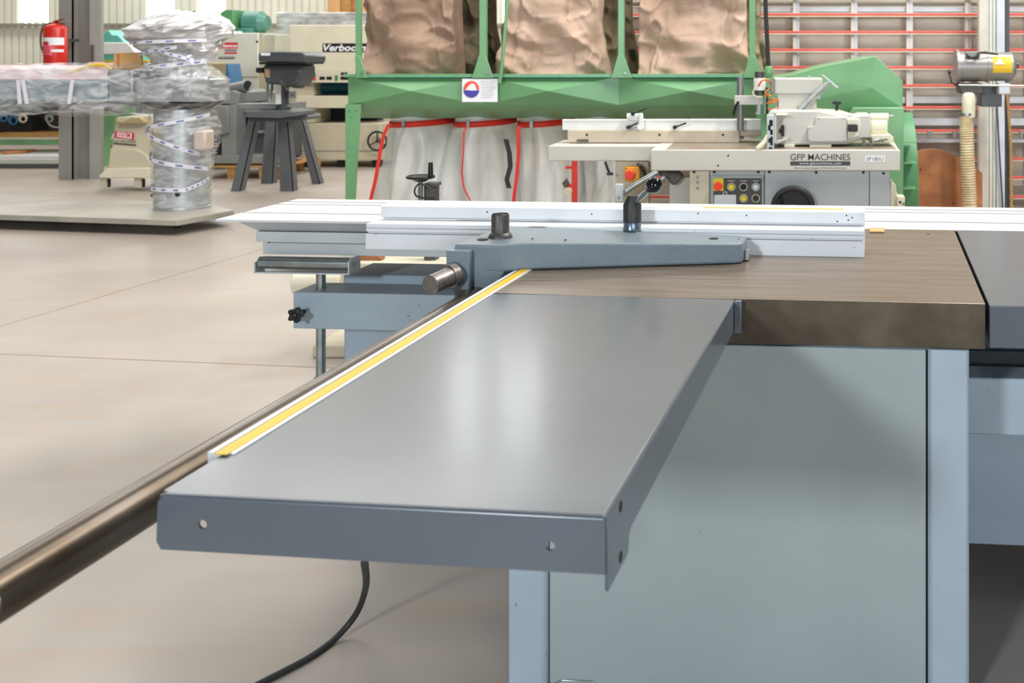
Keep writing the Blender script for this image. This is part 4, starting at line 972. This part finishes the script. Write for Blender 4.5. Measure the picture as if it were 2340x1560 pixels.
MB().box(X(124, Yx), X(136, Yx), Yx+rx, Yo, Z(95, Yx), Z(88, Yx)).build('wall_bracket', 'dark_steel', fx)

# ------------------------------------------------------------------ plastic wrapped radial machine on a low trolley
tr = thing('platform_trolley', 'long low grey platform trolley on castors under the wrapped machine', 'trolley', (X(250, 8.9), 8.9, 0))
Yt = 8.55; zt0 = Z(487, 8.75)
deck = MB(); zd = .125
def fl(a, b, z): Y = (EYE-z)*FPX/(b-HY); return (X(a, Y), Y)
pl = [fl(-420, 475, zd), fl(0, 490, zd), fl(405, 503, zd), fl(535, 480, zd), fl(480, 466, zd), (fl(-420, 475, zd)[0], 9.9)]
deck.prism(pl, zd-.045, zd, 'z'); dk = deck.build('deck', mat('dusty grey trolley deck', (178, 172, 160), .5, var=.12, scale=3), tr, bev=.004)
for a, b in ((132, 505), (405, 520), (225, 508), (-200, 500), (500, 496)):
    Y = EYE*FPX/(b-HY)
    c_ = MB(); c_.cyl((X(a, Y)-.018, Y, .04), (X(a, Y)+.018, Y, .04), .04, n=20); cs = c_.build('castor_wheel', 'rubber', tr)
    c_ = MB(); c_.box(X(a, Y)-.026, X(a, Y)+.026, Y-.03, Y+.03, .068, zd-.046); c_.box(X(a, Y)-.026, X(a, Y)-.021, Y-.02, Y+.02, .03, .07); c_.build('castor_fork', 'bright_steel', cs, bev=.002)
wr = thing('wrapped_machine', 'machine wrapped in clear plastic film and printed tape, standing on the low trolley', 'machine', (X(396, 8.9), 8.9, zd))
Yy = 8.72; cxp = X(397, Yy); rp = 58*Yy/FPX
m = MB(); m.lathe([(rp*1.02, 0), (rp*1.02, .015), (rp, .02), (rp, Z(245, Yy)-zd)], (cxp, Yy+rp*.6, zd), 'z', 48); po = m.build('pillar', 'foil_metal', wr)
for a, b in ((352, 446), (420, 441)):
    m = MB(); m.lathe([(.018, 0), (.018, -.012), (.01, -.02)], (X(a, Yy), Yy+rp*.6-rp*(1 if a > 400 else .62)-.002, Z(b, Yy)), 'y', 16); m.build('plug', 'black_plastic', po)
def lump(name, prof, cx_, cy_, m_, seed, amp, par, n=64, sy=1., rows=50, flat=False):
    """crumpled wrapped volume: prof = (z, half width, centre shift)"""
    zs = [p[0] for p in prof]
    def at(z):
        for a, b in zip(prof, prof[1:]):
            if a[0] <= z <= b[0]:
                t = (z-a[0])/max(1e-6, b[0]-a[0]); return a[1]+(b[1]-a[1])*t, a[2]+(b[2]-a[2])*t
        return prof[-1][1:]
    g = MB()
    def fn(u, v):
        t = 2*PI*u; z = zs[0]+(zs[-1]-zs[0])*v; r, sx_ = at(z)
        q = Vector((math.cos(t)*1.6+seed, math.sin(t)*1.6, z*5))
        w = 1+amp*noise.noise(q)+amp*.8*abs(noise.noise(q*2.3))+amp*.5*noise.noise(q*5)
        return (cx_+sx_+r*w*math.cos(t), cy_+r*sy*w*math.sin(t), z+.02*noise.noise(q*1.4))
    g.grid(fn, n, rows, True); return g.build(name, m_, par, angle=180, smooth=not flat)
cyp = Yy+rp*.6
m = MB(); hb_ = 7
m.prism([(cxp+X(480, Yy)-X(397, Yy) if False else X(x_, Yy), y_) for x_, y_ in ((300, cyp-.12), (335, cyp-.26), (455, cyp-.26), (478, cyp-.10), (478, cyp+.2), (440, cyp+.34), (320, cyp+.34), (300, cyp+.2))], Z(231, Yy), Z(182, Yy), 'z')
dm = m.build('turntable_drum', 'foil_metal', wr, bev=.004)
m = MB(); m.lathe([(.20, 0), (.30, .06)], (cxp, cyp, Z(252, Yy)), 'z', 40); m.build('drum_flange', 'dark_steel', dm)
hl = lump('wrapped_head', [(Z(186, Yy), .20, .0), (Z(160, Yy), .20, -.01), (Z(130, Yy), .245, -.01), (Z(100, Yy), .33, -.02), (Z(72, Yy), .43, -.02), (Z(52, Yy), .36, .0), (Z(33, Yy), .24, .05), (Z(25, Yy), .08, .05)], cxp, cyp, 'crumple', 3.3, .26, wr, sy=.75, n=44, rows=22, flat=True)
hl2 = lump('wrapping_film', [(Z(470, Yy), rp+.004, 0), (Z(430, Yy), rp+.01, 0), (Z(360, Yy), rp+.02, .0), (Z(330, Yy), rp+.05, .03), (Z(290, Yy), rp+.05, .02), (Z(255, Yy), rp+.02, 0)], cxp, cyp, 'film', 9.1, .06, wr)
lump('wrapping_film', [(Z(250, Yy), .25, 0), (Z(232, Yy), .335, 0), (Z(178, Yy), .335, 0), (Z(150, Yy), .26, -.05)], cxp, cyp, 'film', 5.5, .05, wr)
bx(440, 470, 298, 345, Yy-.14, .14).build('wrapped_box', mat('beige box in film', (214, 198, 186), .35), wr, bev=.02)
m = MB(); bx(345, 395, 290, 335, Yy-.075, .01, m); m.build('packing_card', 'olive', wr, bev=.01)
# tape bands: helical strips around the pillar
def band(z0, z1, w, a0, a1, r, par, cx_=None, cy_=None, sy=1., m_='tape'):
    g = MB(); n = 40; cx_ = cxp if cx_ is None else cx_; cy_ = cyp if cy_ is None else cy_; vs = []
    for dz in (-w/2, w/2): vs += [(cx_+r*math.sin(a0+(a1-a0)*i/n), cy_-r*sy*math.cos(a0+(a1-a0)*i/n), z0+(z1-z0)*i/n+dz) for i in range(n+1)]
    g.add(vs, [(i, i+1, i+n+2, i+n+1) for i in range(n)]); o = g.build('tape_band', m_, par)
    g = MB()
    for k in range(1, n-2, 8):
        q = []
        for i in (k, k+1, k+2, k+3):
            for dz in (-w*.18, w*.18): q.append((cx_+(r+.003)*math.sin(a0+(a1-a0)*i/n), cy_-(r+.003)*sy*math.cos(a0+(a1-a0)*i/n), z0+(z1-z0)*i/n+dz))
        g.add(q, [(0, 2, 3, 1), (2, 4, 5, 3), (4, 6, 7, 5)])
    g.build('tape_print', 'tape_blue', o, smooth=False, stuff=True)
zz = lambda b: Z(b, Yy)
band(zz(427), zz(432)-.0, .035, -1.5, .6, rp+.02, po); band(zz(432), zz(412), .035, .6, 1.5, rp+.02, po)
band(zz(352), zz(388), .035, -1.5, 1.4, rp+.03, po); band(zz(296), zz(352), .035, -.9, 1.0, rp+.06, po); band(zz(300), zz(262), .03, -1.4, 1.4, rp+.05, po)
band(zz(100), zz(92), .028, -1.2, .9, .40, hl, sy=.8); band(zz(128), zz(108), .03, -1.2, .3, .33, hl, sy=.8); band(zz(112), zz(138), .03, -.3, .7, .32, hl, sy=.8); band(zz(158), zz(140), .034, -1.2, 1.2, .27, hl, sy=.85)
# the long wrapped arm to the left
xa_, xb_ = X(-420, Yy), X(312, Yy)
m = MB(); m.prism([(cyp-.16, Z(230, Yy)), (cyp+.22, Z(230, Yy)), (cyp+.22, Z(168, Yy)), (cyp-.16, Z(180, Yy))], xa_, X(250, Yy), 'x'); ar = m.build('wrapped_arm', 'alu_stack', wr, bev=.004)
m = MB(); m.prism([(cyp-.165, Z(181, Yy)), (cyp+.22, Z(165, Yy)), (cyp+.22, Z(150, Yy)), (cyp-.12, Z(158, Yy))], xa_, X(248, Yy), 'x'); m.build('top_boards', 'pinkish', ar)
m = MB(); m.box(X(250, Yy), X(305, Yy), cyp-.14, cyp+.2, Z(234, Yy), Z(160, Yy)); m.build('arm_joint', 'foil_metal', ar, bev=.01)
m = MB(); m.prism([(cyp-.12, Z(244, Yy)), (cyp+.2, Z(248, Yy)), (cyp+.2, Z(231, Yy)), (cyp-.13, Z(231, Yy))], xa_, X(330, Yy), 'x'); m.build('arm_underside', 'dull_grey', ar)
g = MB()
def armf(u, v):
    t = 2*PI*u; x = xa_+(X(330, Yy)-xa_)*v; ct_, st_ = math.cos(t), math.sin(t)
    ry_, rz_ = .215, .215; p = .5
    yy = cyp+.03+ry_*math.copysign(abs(ct_)**p, ct_); z_ = Z(208, Yy)+rz_*math.copysign(abs(st_)**p, st_)
    q = Vector((x*2.2, ct_*1.5, st_*1.5)); w = .035*noise.noise(q)+.03*abs(noise.noise(q*3))
    return (x, yy-w, z_+w*.8)
g.grid(armf, 48, 120, True); g.build('wrapping_film', 'film', ar, angle=180)
for a, s_ in ((70, 8), (183, -10), (60, 2)):
    m = MB(); m.prism([(X(a-4, Yy), Z(182, Yy)), (X(a+4, Yy), Z(182, Yy)), (X(a+6+s_, Yy), Z(236, Yy)), (X(a-2+s_, Yy), Z(236, Yy))], cyp-.222, cyp-.216, 'y'); m.build('tape_band', 'tape', ar)
bx(158, 170, 186, 200, Yy, .002).build('label', 'navy_print', ar) if False else None
# cardboard on top of the arm
cbp = MB(); cbp.prism(px([(256, 120), (263, 121), (263, 158), (256, 156)], Yy), Yy+.02, Yy+.25, 'y'); cbp.prism(px([(263, 121), (315, 119), (315, 158), (263, 158)], Yy), Yy+.05, Yy+.07, 'y')
o = cbp.build('cardboard_box', 'cardboard', bev=.003); tag(o, 'open brown cardboard box standing on the wrapped arm', 'cardboard box')
cbp = MB(); cbp.prism(px([(191, 142), (222, 145), (248, 147), (256, 156), (190, 160)], Yy), Yy+.06, Yy+.2, 'y'); o = cbp.build('cardboard_flap', 'cardboard'); tag(o, 'flattened tan cardboard lying left of the open cardboard box', 'cardboard')
cbp = MB(); cbp.tube(curve([(160, 166, -.0), (190, 155, -.0), (215, 149, 0), (240, 150, .0), (256, 158, 0)], Yy), .012, 8); o = cbp.build('yellow_strap', 'yellow'); tag(o, 'yellow strap draped over the cardboard on the wrapped arm', 'strap')

# ------------------------------------------------------------------ cream lettered machine base with castors
Yb = 10.85
eb = thing('tapered_machine', 'cream tapered machine body on a castor plate with red and white label', 'machine', (X(290, Yb), Yb+.2, 0))
m = slab([(264, 268), (350, 262), (356, 386), (246, 386)], Yb+.06, .35); bo = m.build('body', 'cream_dk', eb, bev=.02)
m = slab([(246, 384), (252, 338), (310, 340), (332, 352), (345, 372), (350, 386)], Yb+.04, .03); m.build('door', 'cream_dk', bo, bev=.01)
m = slab([(226, 401), (244, 384), (362, 384), (380, 401), (380, 407), (226, 407)], Yb, .5); m.build('base_plate', 'cream', eb, bev=.008)
m = slab([(266, 275), (280, 276), (300, 268), (318, 268), (330, 276), (330, 283), (264, 283)], Yb+.0, .2); m.build('top_casting', 'olive', eb, bev=.01)
for a in (227, 306, 362):
    m = MB(); bx(a, a+16, 407, 429, Yb+.03, .05, m); c_ = m.build('castor', 'cream_dk', eb, bev=.004); bx(a+14, a+21, 409, 428, Yb+.05, .04).build('castor_wheel', 'rubber', c_, bev=.004)
lb = slab([(263, 299), (307, 304), (306, 319), (262, 315)], Yb+.055, .003).build('label', 'label_red', bo, smooth=False)
slab([(268, 301), (301, 305), (300, 317), (267, 313)], Yb+.053, .001).build('label_field', 'label_white', lb, smooth=False)
tx('lettering', 'EWM', 270, 298, 303, 315, Yb+.052, 'label_pink', lb, bold=.02)
tx('lettering', 'GFP MACHINES', 260, 311, 320, 326, Yb+.052, 'ink', bo); slab([(259, 326), (311, 330), (311, 333), (259, 329)], Yb+.052, .002).build('address_bar', 'ink', bo, smooth=False)

# ------------------------------------------------------------------ drill press on its stand
Yd = 10.6
st_ = thing('machine_stand', 'slate grey four-legged steel stand under the bench drill press', 'stand', (X(625, Yd), Yd+.3, 0))
m = slab([(560, 257), (564, 254), (640, 253), (671, 256), (671, 265), (640, 270), (562, 268)], Yd, .5); m.build('top_plate', 'charcoal_lt', st_, bev=.004)
m = slab([(640, 264), (702, 262), (705, 268), (700, 274), (640, 276)], Yd+.3, .3); m.build('top_plate', 'charcoal_lt', st_, bev=.004)
m = bx(568, 664, 268, 278, Yd+.03, .02); m.build('apron', 'charcoal', st_)
def sl(a, b, c, d, Y, m_='charcoal_lt'):
    zt_ = Z(270, Y); mm = MB(); mm.prism([(X(a, Y), zt_), (X(b, Y), zt_), (X(d, Y), 0.0), (X(c, Y), 0.0)], Y, Y+.008, 'y'); mm.prism([(X(b, Y)-.01, zt_), (X(b, Y), zt_), (X(d, Y), 0.0), (X(d, Y)-.01, 0.0)], Y+.0, Y+.10, 'y'); mm.build('leg', m_, st_)
sl(568, 586, 527, 549, 10.85); sl(634, 657, 640, 671, 10.85); sl(607, 632, 596, 623, 11.5); sl(678, 690, 713, 732, 11.45)
zpl = Z(253, Yd)
dp = thing('drill_press', 'dark grey bench drill press with belt cover standing on the four-legged stand', 'drill press', (X(645, Yd), Yd+.2, Z(252, Yd)))
m = slab([(590, 122), (596, 119), (640, 118), (690, 119), (700, 128), (699, 143), (590, 140)], Yd-.1, .45); bc = m.build('belt_cover', 'charcoal', dp, bev=.012)
bx(596, 617, 120.5, 127, Yd-.104, .003).build('label', 'label_white', bc)
m = bx(592, 700, 141, 147, Yd-.08, .4); m.build('cover_rim', 'black', bc, bev=.004)
m = slab([(602, 147), (690, 147), (692, 172), (680, 196), (655, 200), (640, 194), (606, 191), (601, 170)], Yd-.02, .3); hd_ = m.build('head', 'charcoal', dp, bev=.02)
m = slab([(604, 157), (617, 158), (616, 178), (606, 176)], Yd-.024, .003); m.build('label', mat('tan label', (170, 140, 110), .5), hd_)
m = MB(); m.cyl(P3(672, 175, Yd+.2), P3(692, 175, Yd+.2), .12, n=28); m.build('motor', 'charcoal', dp, bev=.01)
m = MB(); m.cyl(P3(588, 160, Yd), P3(602, 160, Yd), .03, n=16); m.build('depth_knob', 'black_plastic', hd_)
m = MB(); m.cyl(P3(617, 188, Yd+.1), P3(617, 204, Yd+.1), .032, n=20); m.cyl(P3(616, 204, Yd+.1), P3(616, 222, Yd+.1), .034, .022, n=20); m.cyl(P3(616, 222, Yd+.1), P3(617, 232, Yd+.1), .008, n=8); m.build('chuck', 'bright_steel', dp)
m = MB(); m.cyl(P3(647, 185, Yd+.2), (X(647, Yd+.2), Yd+.2, zpl+.02), .055, n=24); m.build('column', 'charcoal', dp)
bx(630, 641, 192, 238, Yd+.1, .02).build('leaflet', 'label_white', dp)
m = MB(); m.lathe([(.075, 0), (.075, .03), (.06, .05)], (X(647, Yd+.2), Yd+.2, zpl+.001)); m.build('column_foot', 'charcoal', dp)
m = slab([(540, 237), (640, 237), (636, 249), (545, 249)], Yd+.15, .25); m.build('work_table', 'dull_grey', dp, bev=.004)
for p_ in ([(640, 180), (683, 165)], [(640, 186), (668, 217)], [(640, 180), (655, 205)]):
    m = MB(); m.tube([P3(a, b, Yd-.08) for a, b in p_], .006, 8); m.sphere(P3(*p_[1], Yd-.08), .016, 12); m.build('feed_handle', 'dark_steel', dp)

# ------------------------------------------------------------------ wide belt sander
Ys = 13.1
sn = thing('belt_sander', 'tall cream wide belt sander with black and white nameplate and blue roller', 'sander', (X(765, Ys), Ys+.5, 0))
m = bx(661, 862, 57, 163, Ys, .9); up_ = m.build('upper_housing', 'cream', sn, bev=.01)
npl = bx(737, 838, 99, 119, Ys-.006, .006).build('nameplate', 'black', up_, bev=.001)
tx('lettering', 'Verboom', 739, 836, 101, 117, Ys-.004, 'label_white', npl, yo=Ys-.009, bold=.03, shear=.25)
m = slab([(675, 163), (862, 163), (862, 189), (675, 189)], Ys-.04, .9); ctl = m.build('control_strip', 'cream', sn, bev=.006)
for a, b, q in ((701, 173, 'btn_grn'), (701, 180, 'btn_red'), (718, 173, 'btn_grn'), (718, 180, 'btn_red'), (768, 175, 'btn_grn'), (768, 181, 'btn_grn'), (790, 168, 'hole'), (782, 168, 'hole')):
    disc(a, b, 3.2, Ys-.055, .015, n=12).build('push_button', q, ctl)
for a, b in ((730, 742), (746, 758), (778, 800)): bx(a, b, 175, 182, Ys-.046, .008).build('display', 'black', ctl)
m = bx(675, 717, 189, 222, Ys+.05, .8); m.build('side_frame', 'cream_dk', sn)
m = MB(); m.cyl((X(717, Ys), Ys+.3, Z(203, Ys)), (X(862, Ys), Ys+.3, Z(203, Ys)), .09, n=28); m.build('contact_roller', 'blue_teal', sn)
bx(717, 862, 216, 219, Ys+.1, .1).build('roller_guard', 'navy', sn)
bx(675, 862, 219, 247, Ys, .8).build('pressure_beam', 'cream', sn, bev=.006)
bx(675, 717, 247, 280, Ys+.02, .8).build('side_frame', 'cream_dk', sn)
bx(717, 862, 247, 282, Ys+.5, .2).build('feed_opening', 'navy', sn)
bx(681, 706, 255, 270, Ys+.01, .01).build('warning_plate', 'blue', sn)
m = bx(664, 870, 282, 366, Ys, .9); lw = m.build('lower_body', 'cream_dk', sn, bev=.01); bx(670, 706, 293, 335, Ys-.004, .006).build('door', 'cream_dk', lw, bev=.002); bx(668, 868, 344, 346, Ys-.003, .004).build('seam', 'dull_grey', lw)
for a in (690, 770, 850): bx(a, a+14, 366, 396, Ys+.05, .15).build('foot', 'black', sn)
m = MB(); c_ = P3(862, 322, Ys-.1); m.torus(c_, 21*Ys/FPX, .013, 'y', 36, 8)
for k in range(3):
    t = PI/2+k*2*PI/3; m.tube([c_, (c_[0]+.105*math.cos(t), c_[1], c_[2]+.105*math.sin(t))], .009, 6)
m.cyl(c_, (c_[0], Ys, c_[2]), .02); m.build('handwheel', 'black', sn)
# panel in bubble wrap leaning behind
Yw2 = Ys+1.95
o = bx(631, 842, 28, 160, Yw2, .12); o = o.build('wrapped_board', 'crumple', bev=.01); tag(o, 'tall white board in crumpled plastic wrap standing behind the belt sander', 'board')
MB().box(X(640, Yw2), X(835, Yw2), Yw2+.01, Yw2+.11, 0, Z(160, Yw2)).build('support_frame', 'cream_dk', o)
o = thing('board_stack', 'brown wooden boards standing upright against the back wall above the sander', 'boards', (X(795, 15.8), 15.8, 0))
for k, (a, b) in enumerate(((748, 776), (778, 800), (801, 815), (817, 838))): MB().box(X(a, 15.8), X(b, 15.8), 15.8+.03*k, 15.86+.03*k, 0, 2.6+.1*k).build('board', ('cardboard', 'wood', 'brown_sheet', 'cardboard')[k], o)

# ------------------------------------------------------------------ pale grey machine with faded labels and green motor
Yn = 14.0
gm = thing('planing_machine', 'pale grey cabinet machine with faded red labels behind the drill press', 'machine', (X(540, Yn), Yn+.5, 0))
m = slab([(452, 100), (505, 76), (590, 75), (590, 330), (452, 330)], Yn, .8); cbn = m.build('cabinet', 'grey_cream', gm, bev=.01)
bx(590, 600, 76, 330, Yn+.02, .78).build('corner_strip', 'cream_dk', gm); bx(600, 629, 79, 330, Yn+.06, .7).build('side_housing', mat('pale sage enamel', (190, 190, 172), .45), gm, bev=.006)
m = MB(); m.box(X(452, Yn), X(629, Yn), Yn+.1, Yn+.7, 0, Z(330, Yn)); m.build('plinth', 'dull_grey', gm)
bx(496, 543, 97, 102, Yn-.005, .005).build('label', 'label_red', cbn); bx(496, 543, 102, 111, Yn-.005, .005).build('label', 'label_pink', cbn)
tx('lettering', 'Griggio', 498, 541, 103, 110, Yn, 'label_white', cbn, yo=Yn-.009) if False else None
m = MB()
for k, (a, b) in enumerate(((498, 508), (510, 522), (524, 530), (532, 541))): bx(a, b, 103.5, 107, Yn-.007, .001, m)
m.build('faded_print', 'label_white', cbn, smooth=False, stuff=True)
bx(514, 541, 113, 117, Yn-.005, .005).build('label', 'dull_grey', cbn); bx(513, 541, 119, 123, Yn-.005, .005).build('label', 'label_red', cbn)
tx('lettering', 'GFP MACHINES', 500, 536, 128, 131.5, Yn, 'ink', cbn); bx(499, 536, 132, 134.5, Yn-.005, .005).build('address_bar', 'ink', cbn)
disc(587, 95, 2.4, Yn-.01, .01, n=10).build('key_lock', 'hole', cbn)
bx(520, 590, 175, 177, Yn-.006, .006).build('seam', 'rib', cbn)
m = slab([(492, 74), (495, 50), (504, 28), (514, 22), (532, 22), (532, 74)], Yn+.2, .5); mt = m.build('motor_cowl', 'green_dk', gm, bev=.01)
m = MB(); c_ = (X(546, Yn), Yn+.45, Z(50, Yn)); m.cyl((X(524, Yn), c_[1], c_[2]), (X(560, Yn), c_[1], c_[2]), .16, n=32); m.cyl((X(560, Yn), c_[1], c_[2]), (X(574, Yn), c_[1], c_[2]), .16, .10, n=32); m.build('motor', 'teal_dk', gm)
bx(528, 576, 64, 76, Yn+.25, .4).build('motor_base', 'teal_dk', gm, bev=.01)
bx(536, 545, 71, 76, Yn+.1, .1).build('lifting_lug', 'white', gm)

# olive box with blue wedge
Yi = 12.9
ob = thing('control_box', 'olive beige box with a blue side plate behind the wrapped machine', 'box', (X(480, Yi), Yi+.2, 0))
bx(450, 482, 144, 200, Yi, .4).build('box_front', 'olive', ob, bev=.004); bx(482, 514, 146, 199, Yi+.02, .36).build('box_side', mat('darker olive plate', (156, 144, 108), .7), ob)
slab([(514, 146), (519, 146), (527, 190), (517, 196), (514, 190)], Yi+.05, .3).build('blue_plate', 'blue', ob)
MB().box(X(455, Yi), X(510, Yi), Yi+.05, Yi+.3, 0, Z(200, Yi)).build('pedestal', 'dull_grey', ob)
slab([(452, 165), (472, 169), (472, 176), (452, 173)], Yi-.01, .01).build('slot', 'hole', ob)

# ------------------------------------------------------------------ grey machine on a pallet
Ya = 12.0
pm = thing('surface_planer', 'dull grey planer with round duct outlet and louvred side, standing on a pallet', 'planer', (X(540, Ya), Ya+.4, Z(376, Ya)))
m = slab([(482, 216), (530, 207), (547, 212), (543, 238), (484, 238)], Ya, .7); m.build('table_end', 'dull_grey', pm, bev=.008)
m = slab([(545, 213), (618, 208), (622, 212), (622, 229), (545, 235)], Ya+.1, .6); m.build('table', mat('worn grey machine table', (150, 150, 152), .35, .4), pm, bev=.004)
m = slab([(543, 238), (610, 237), (655, 236), (655, 256), (543, 256)], Ya+.15, .5); m.build('lower_table', 'dull_grey', pm, bev=.004)
m = MB(); m.cyl(P3(520, 205, Ya+.3), P3(566, 196, Ya+.1), .065, n=28); dq = m.build('dust_duct', 'dull_grey', pm); m = MB(); m.cyl(P3(566, 196, Ya+.099), P3(567, 196, Ya+.097), .058, n=28); m.build('duct_mouth', 'hole', dq)
m = slab([(456, 252), (480, 240), (520, 241), (522, 304), (512, 308), (476, 308), (462, 280)], Ya-.05, .5); m.build('gear_housing', 'dull_grey', pm, bev=.01)
m = slab([(520, 240), (538, 238), (540, 366), (506, 366), (506, 300), (522, 296)], Ya-.02, .6); m.build('column', 'dull_grey', pm, bev=.006)
m = bx(472, 504, 308, 360, Ya-.02, .5); lv_ = m.build('louvred_panel', 'black', pm)
for k in range(5): bx(477, 495, 318+k*7.5, 321+k*7.5, Ya-.03, .012).build('louvre', 'alu_grey', lv_)
m = slab([(538, 256), (655, 256), (655, 362), (538, 362)], Ya+.25, .4); m.build('body', 'charcoal', pm, bev=.01)
m = bx(534, 600, 298, 304, Ya+.18, .1); m.build('slide_rail', 'dull_grey', pm)
bx(540, 556, 330, 352, Ya+.2, .05).build('plate', 'cream_dk', pm)
m = slab([(462, 374), (464, 362), (478, 354), (600, 356), (630, 374)], Ya-.04, .7); m.build('base_casting', 'dull_grey', pm, bev=.006)
for k, (a, b) in enumerate(((541, 556), (558, 562))): bx(a, b, 258, 290, Ya+.2, .06).build('belt_guard', 'black', pm)
pal = thing('pallet', 'light timber pallet under the dull grey planer', 'pallet', (X(550, Ya), Ya+.4, 0))
for k in range(5): MB().box(X(455, Ya), X(655, Ya), Ya-.1+k*.2, Ya+.05+k*.2, Z(377, Ya)-.02, Z(377, Ya)-.002).build('deck_board', 'wood', pal, bev=.003)
for a in (458, 528, 600, 640):
    for k in range(2): MB().box(X(a, Ya), X(a+18, Ya), Ya-.08+k*.8, Ya+.04+k*.8, .0, Z(377, Ya)-.022).build('block', 'wood', pal)
MB().box(X(455, Ya), X(655, Ya), Ya-.09, Ya+.0, 0, .02).build('bottom_board', 'wood', pal) if False else None

# ------------------------------------------------------------------ teal machine behind the column
Yz = 15.2
tm = thing('teal_machine', 'teal and white machine with a peaked hood behind the steel column', 'machine', (X(250, Yz), Yz+.4, 0))
slab([(170, 82), (232, 80), (247, 68), (256, 80), (268, 80), (284, 97), (170, 97)], Yz, .7).build('hood', 'teal', tm, bev=.01)
slab([(170, 97), (290, 97), (300, 108), (312, 124), (170, 124)], Yz-.02, .8).build('front_cover', 'white', tm, bev=.01)
m = bx(170, 322, 124, 138, Yz, .8); m.build('lower_cover', 'teal', tm)
bx(200, 335, 138, 142, Yz-.03, .8).build('yellow_rail', 'yellow', tm)
bx(175, 325, 142, 340, Yz+.05, .7).build('frame', 'dull_grey', tm)
MB().box(X(180, Yz), X(320, Yz), Yz+.1, Yz+.7, 0, Z(340, Yz)).build('plinth', 'black', tm)

# ------------------------------------------------------------------ green framed bench at far left with clutter
Yg = 13.4
gb = thing('green_bench', 'long green framed bench with tools and leads on its shelf at the far left', 'bench', (X(60, Yg), Yg+.4, 0))
bx(-420, 250, 319, 331, Yg, .06).build('front_rail', 'green', gb, bev=.006)
bx(-420, 250, 314, 319, Yg-.01, .7).build('shelf', 'cream_dk', gb)
bx(-420, 240, 150, 160, Yg, .8).build('top', 'olive', gb, bev=.004)
bx(-420, 240, 160, 305, Yg+.6, .05).build('back_board', mat('dark shelf back', (74, 68, 52), .7, rgb2=(46, 42, 38), scale=4), gb)
m = slab([(218, 262), (264, 262), (258, 290), (244, 308), (240, 318), (240, 380), (258, 380), (258, 385), (216, 388)], Yg-.1, .12); m.build('leg', 'green', gb, bev=.006)
MB().box(X(-380, Yg), X(-350, Yg), Yg+.55, Yg+.6, 0, Z(160, Yg)).build('leg', 'green', gb)
MB().box(X(225, Yg), X(245, Yg), Yg+.5, Yg+.6, 0, Z(160, Yg)).build('leg', 'green', gb)
m = MB(); bx(-420, 72, 262, 304, Yg+.25, .3, m); o = m.build('tool_box', 'black'); tag(o, 'black tool box on the shelf of the green bench', 'tool box')
o.location.z = Z(314, Yg); 
for k, (a, b, r, q) in enumerate(((8, 268, 9, 'blue'), (30, 274, 10, 'blue'), (52, 270, 9, 'cream_dk'), (112, 270, 8, 'dull_grey'))):
    m = MB(); c_ = P3(a, b, Yg+.2); m.torus(c_, r*Yg/FPX, .012, 'y', 28, 6); m.torus((c_[0]+.02, c_[1]-.02, c_[2]-.01), r*.8*Yg/FPX, .012, 'y', 28, 6)
    m.cyl((c_[0], c_[1], c_[2]+r*Yg/FPX), (c_[0], Yg+.61, c_[2]+r*Yg/FPX), .008)
    m.build('coiled_lead', q, gb)
m = MB(); m.tube(curve([(106, 262, .2), (108, 278, .2), (118, 288, .18), (132, 291, .18), (150, 288, .2)], Yg), .01, 6); m.build('hanging_wire', 'alu_grey', gb)
bx(0, 133, 303, 314, Yg+.1, .3).build('plank', 'wood', gb)
# pale board on low blocks with orange wedge
wb = thing('sheet_stack', 'low stack of white sheets lying on the floor under the green bench', 'sheets', (X(20, 13.1), 13.3, 0))
MB().box(X(-420, 13.0), X(200, 13.0), 13.0, 13.9, .10, .16).build('sheet', 'white', wb, bev=.003)
MB().box(X(-420, 13.0), X(200, 13.0), 13.02, 13.9, .06, .10).build('sheet', 'grey_cream', wb)
MB().box(X(-420, 13.0), X(200, 13.0), 13.1, 13.8, .0, .06).build('bearer', 'dull_grey', wb)
o = MB().prism([(X(4, 13.1), 13.1), (X(60, 13.3), 13.3), (X(80, 13.5), 13.5), (X(10, 13.3), 13.3)], .162, .20, 'z').build('wooden_wedge', 'brown_sheet'); tag(o, 'brown wooden wedge lying on the white sheets at far left', 'wedge')
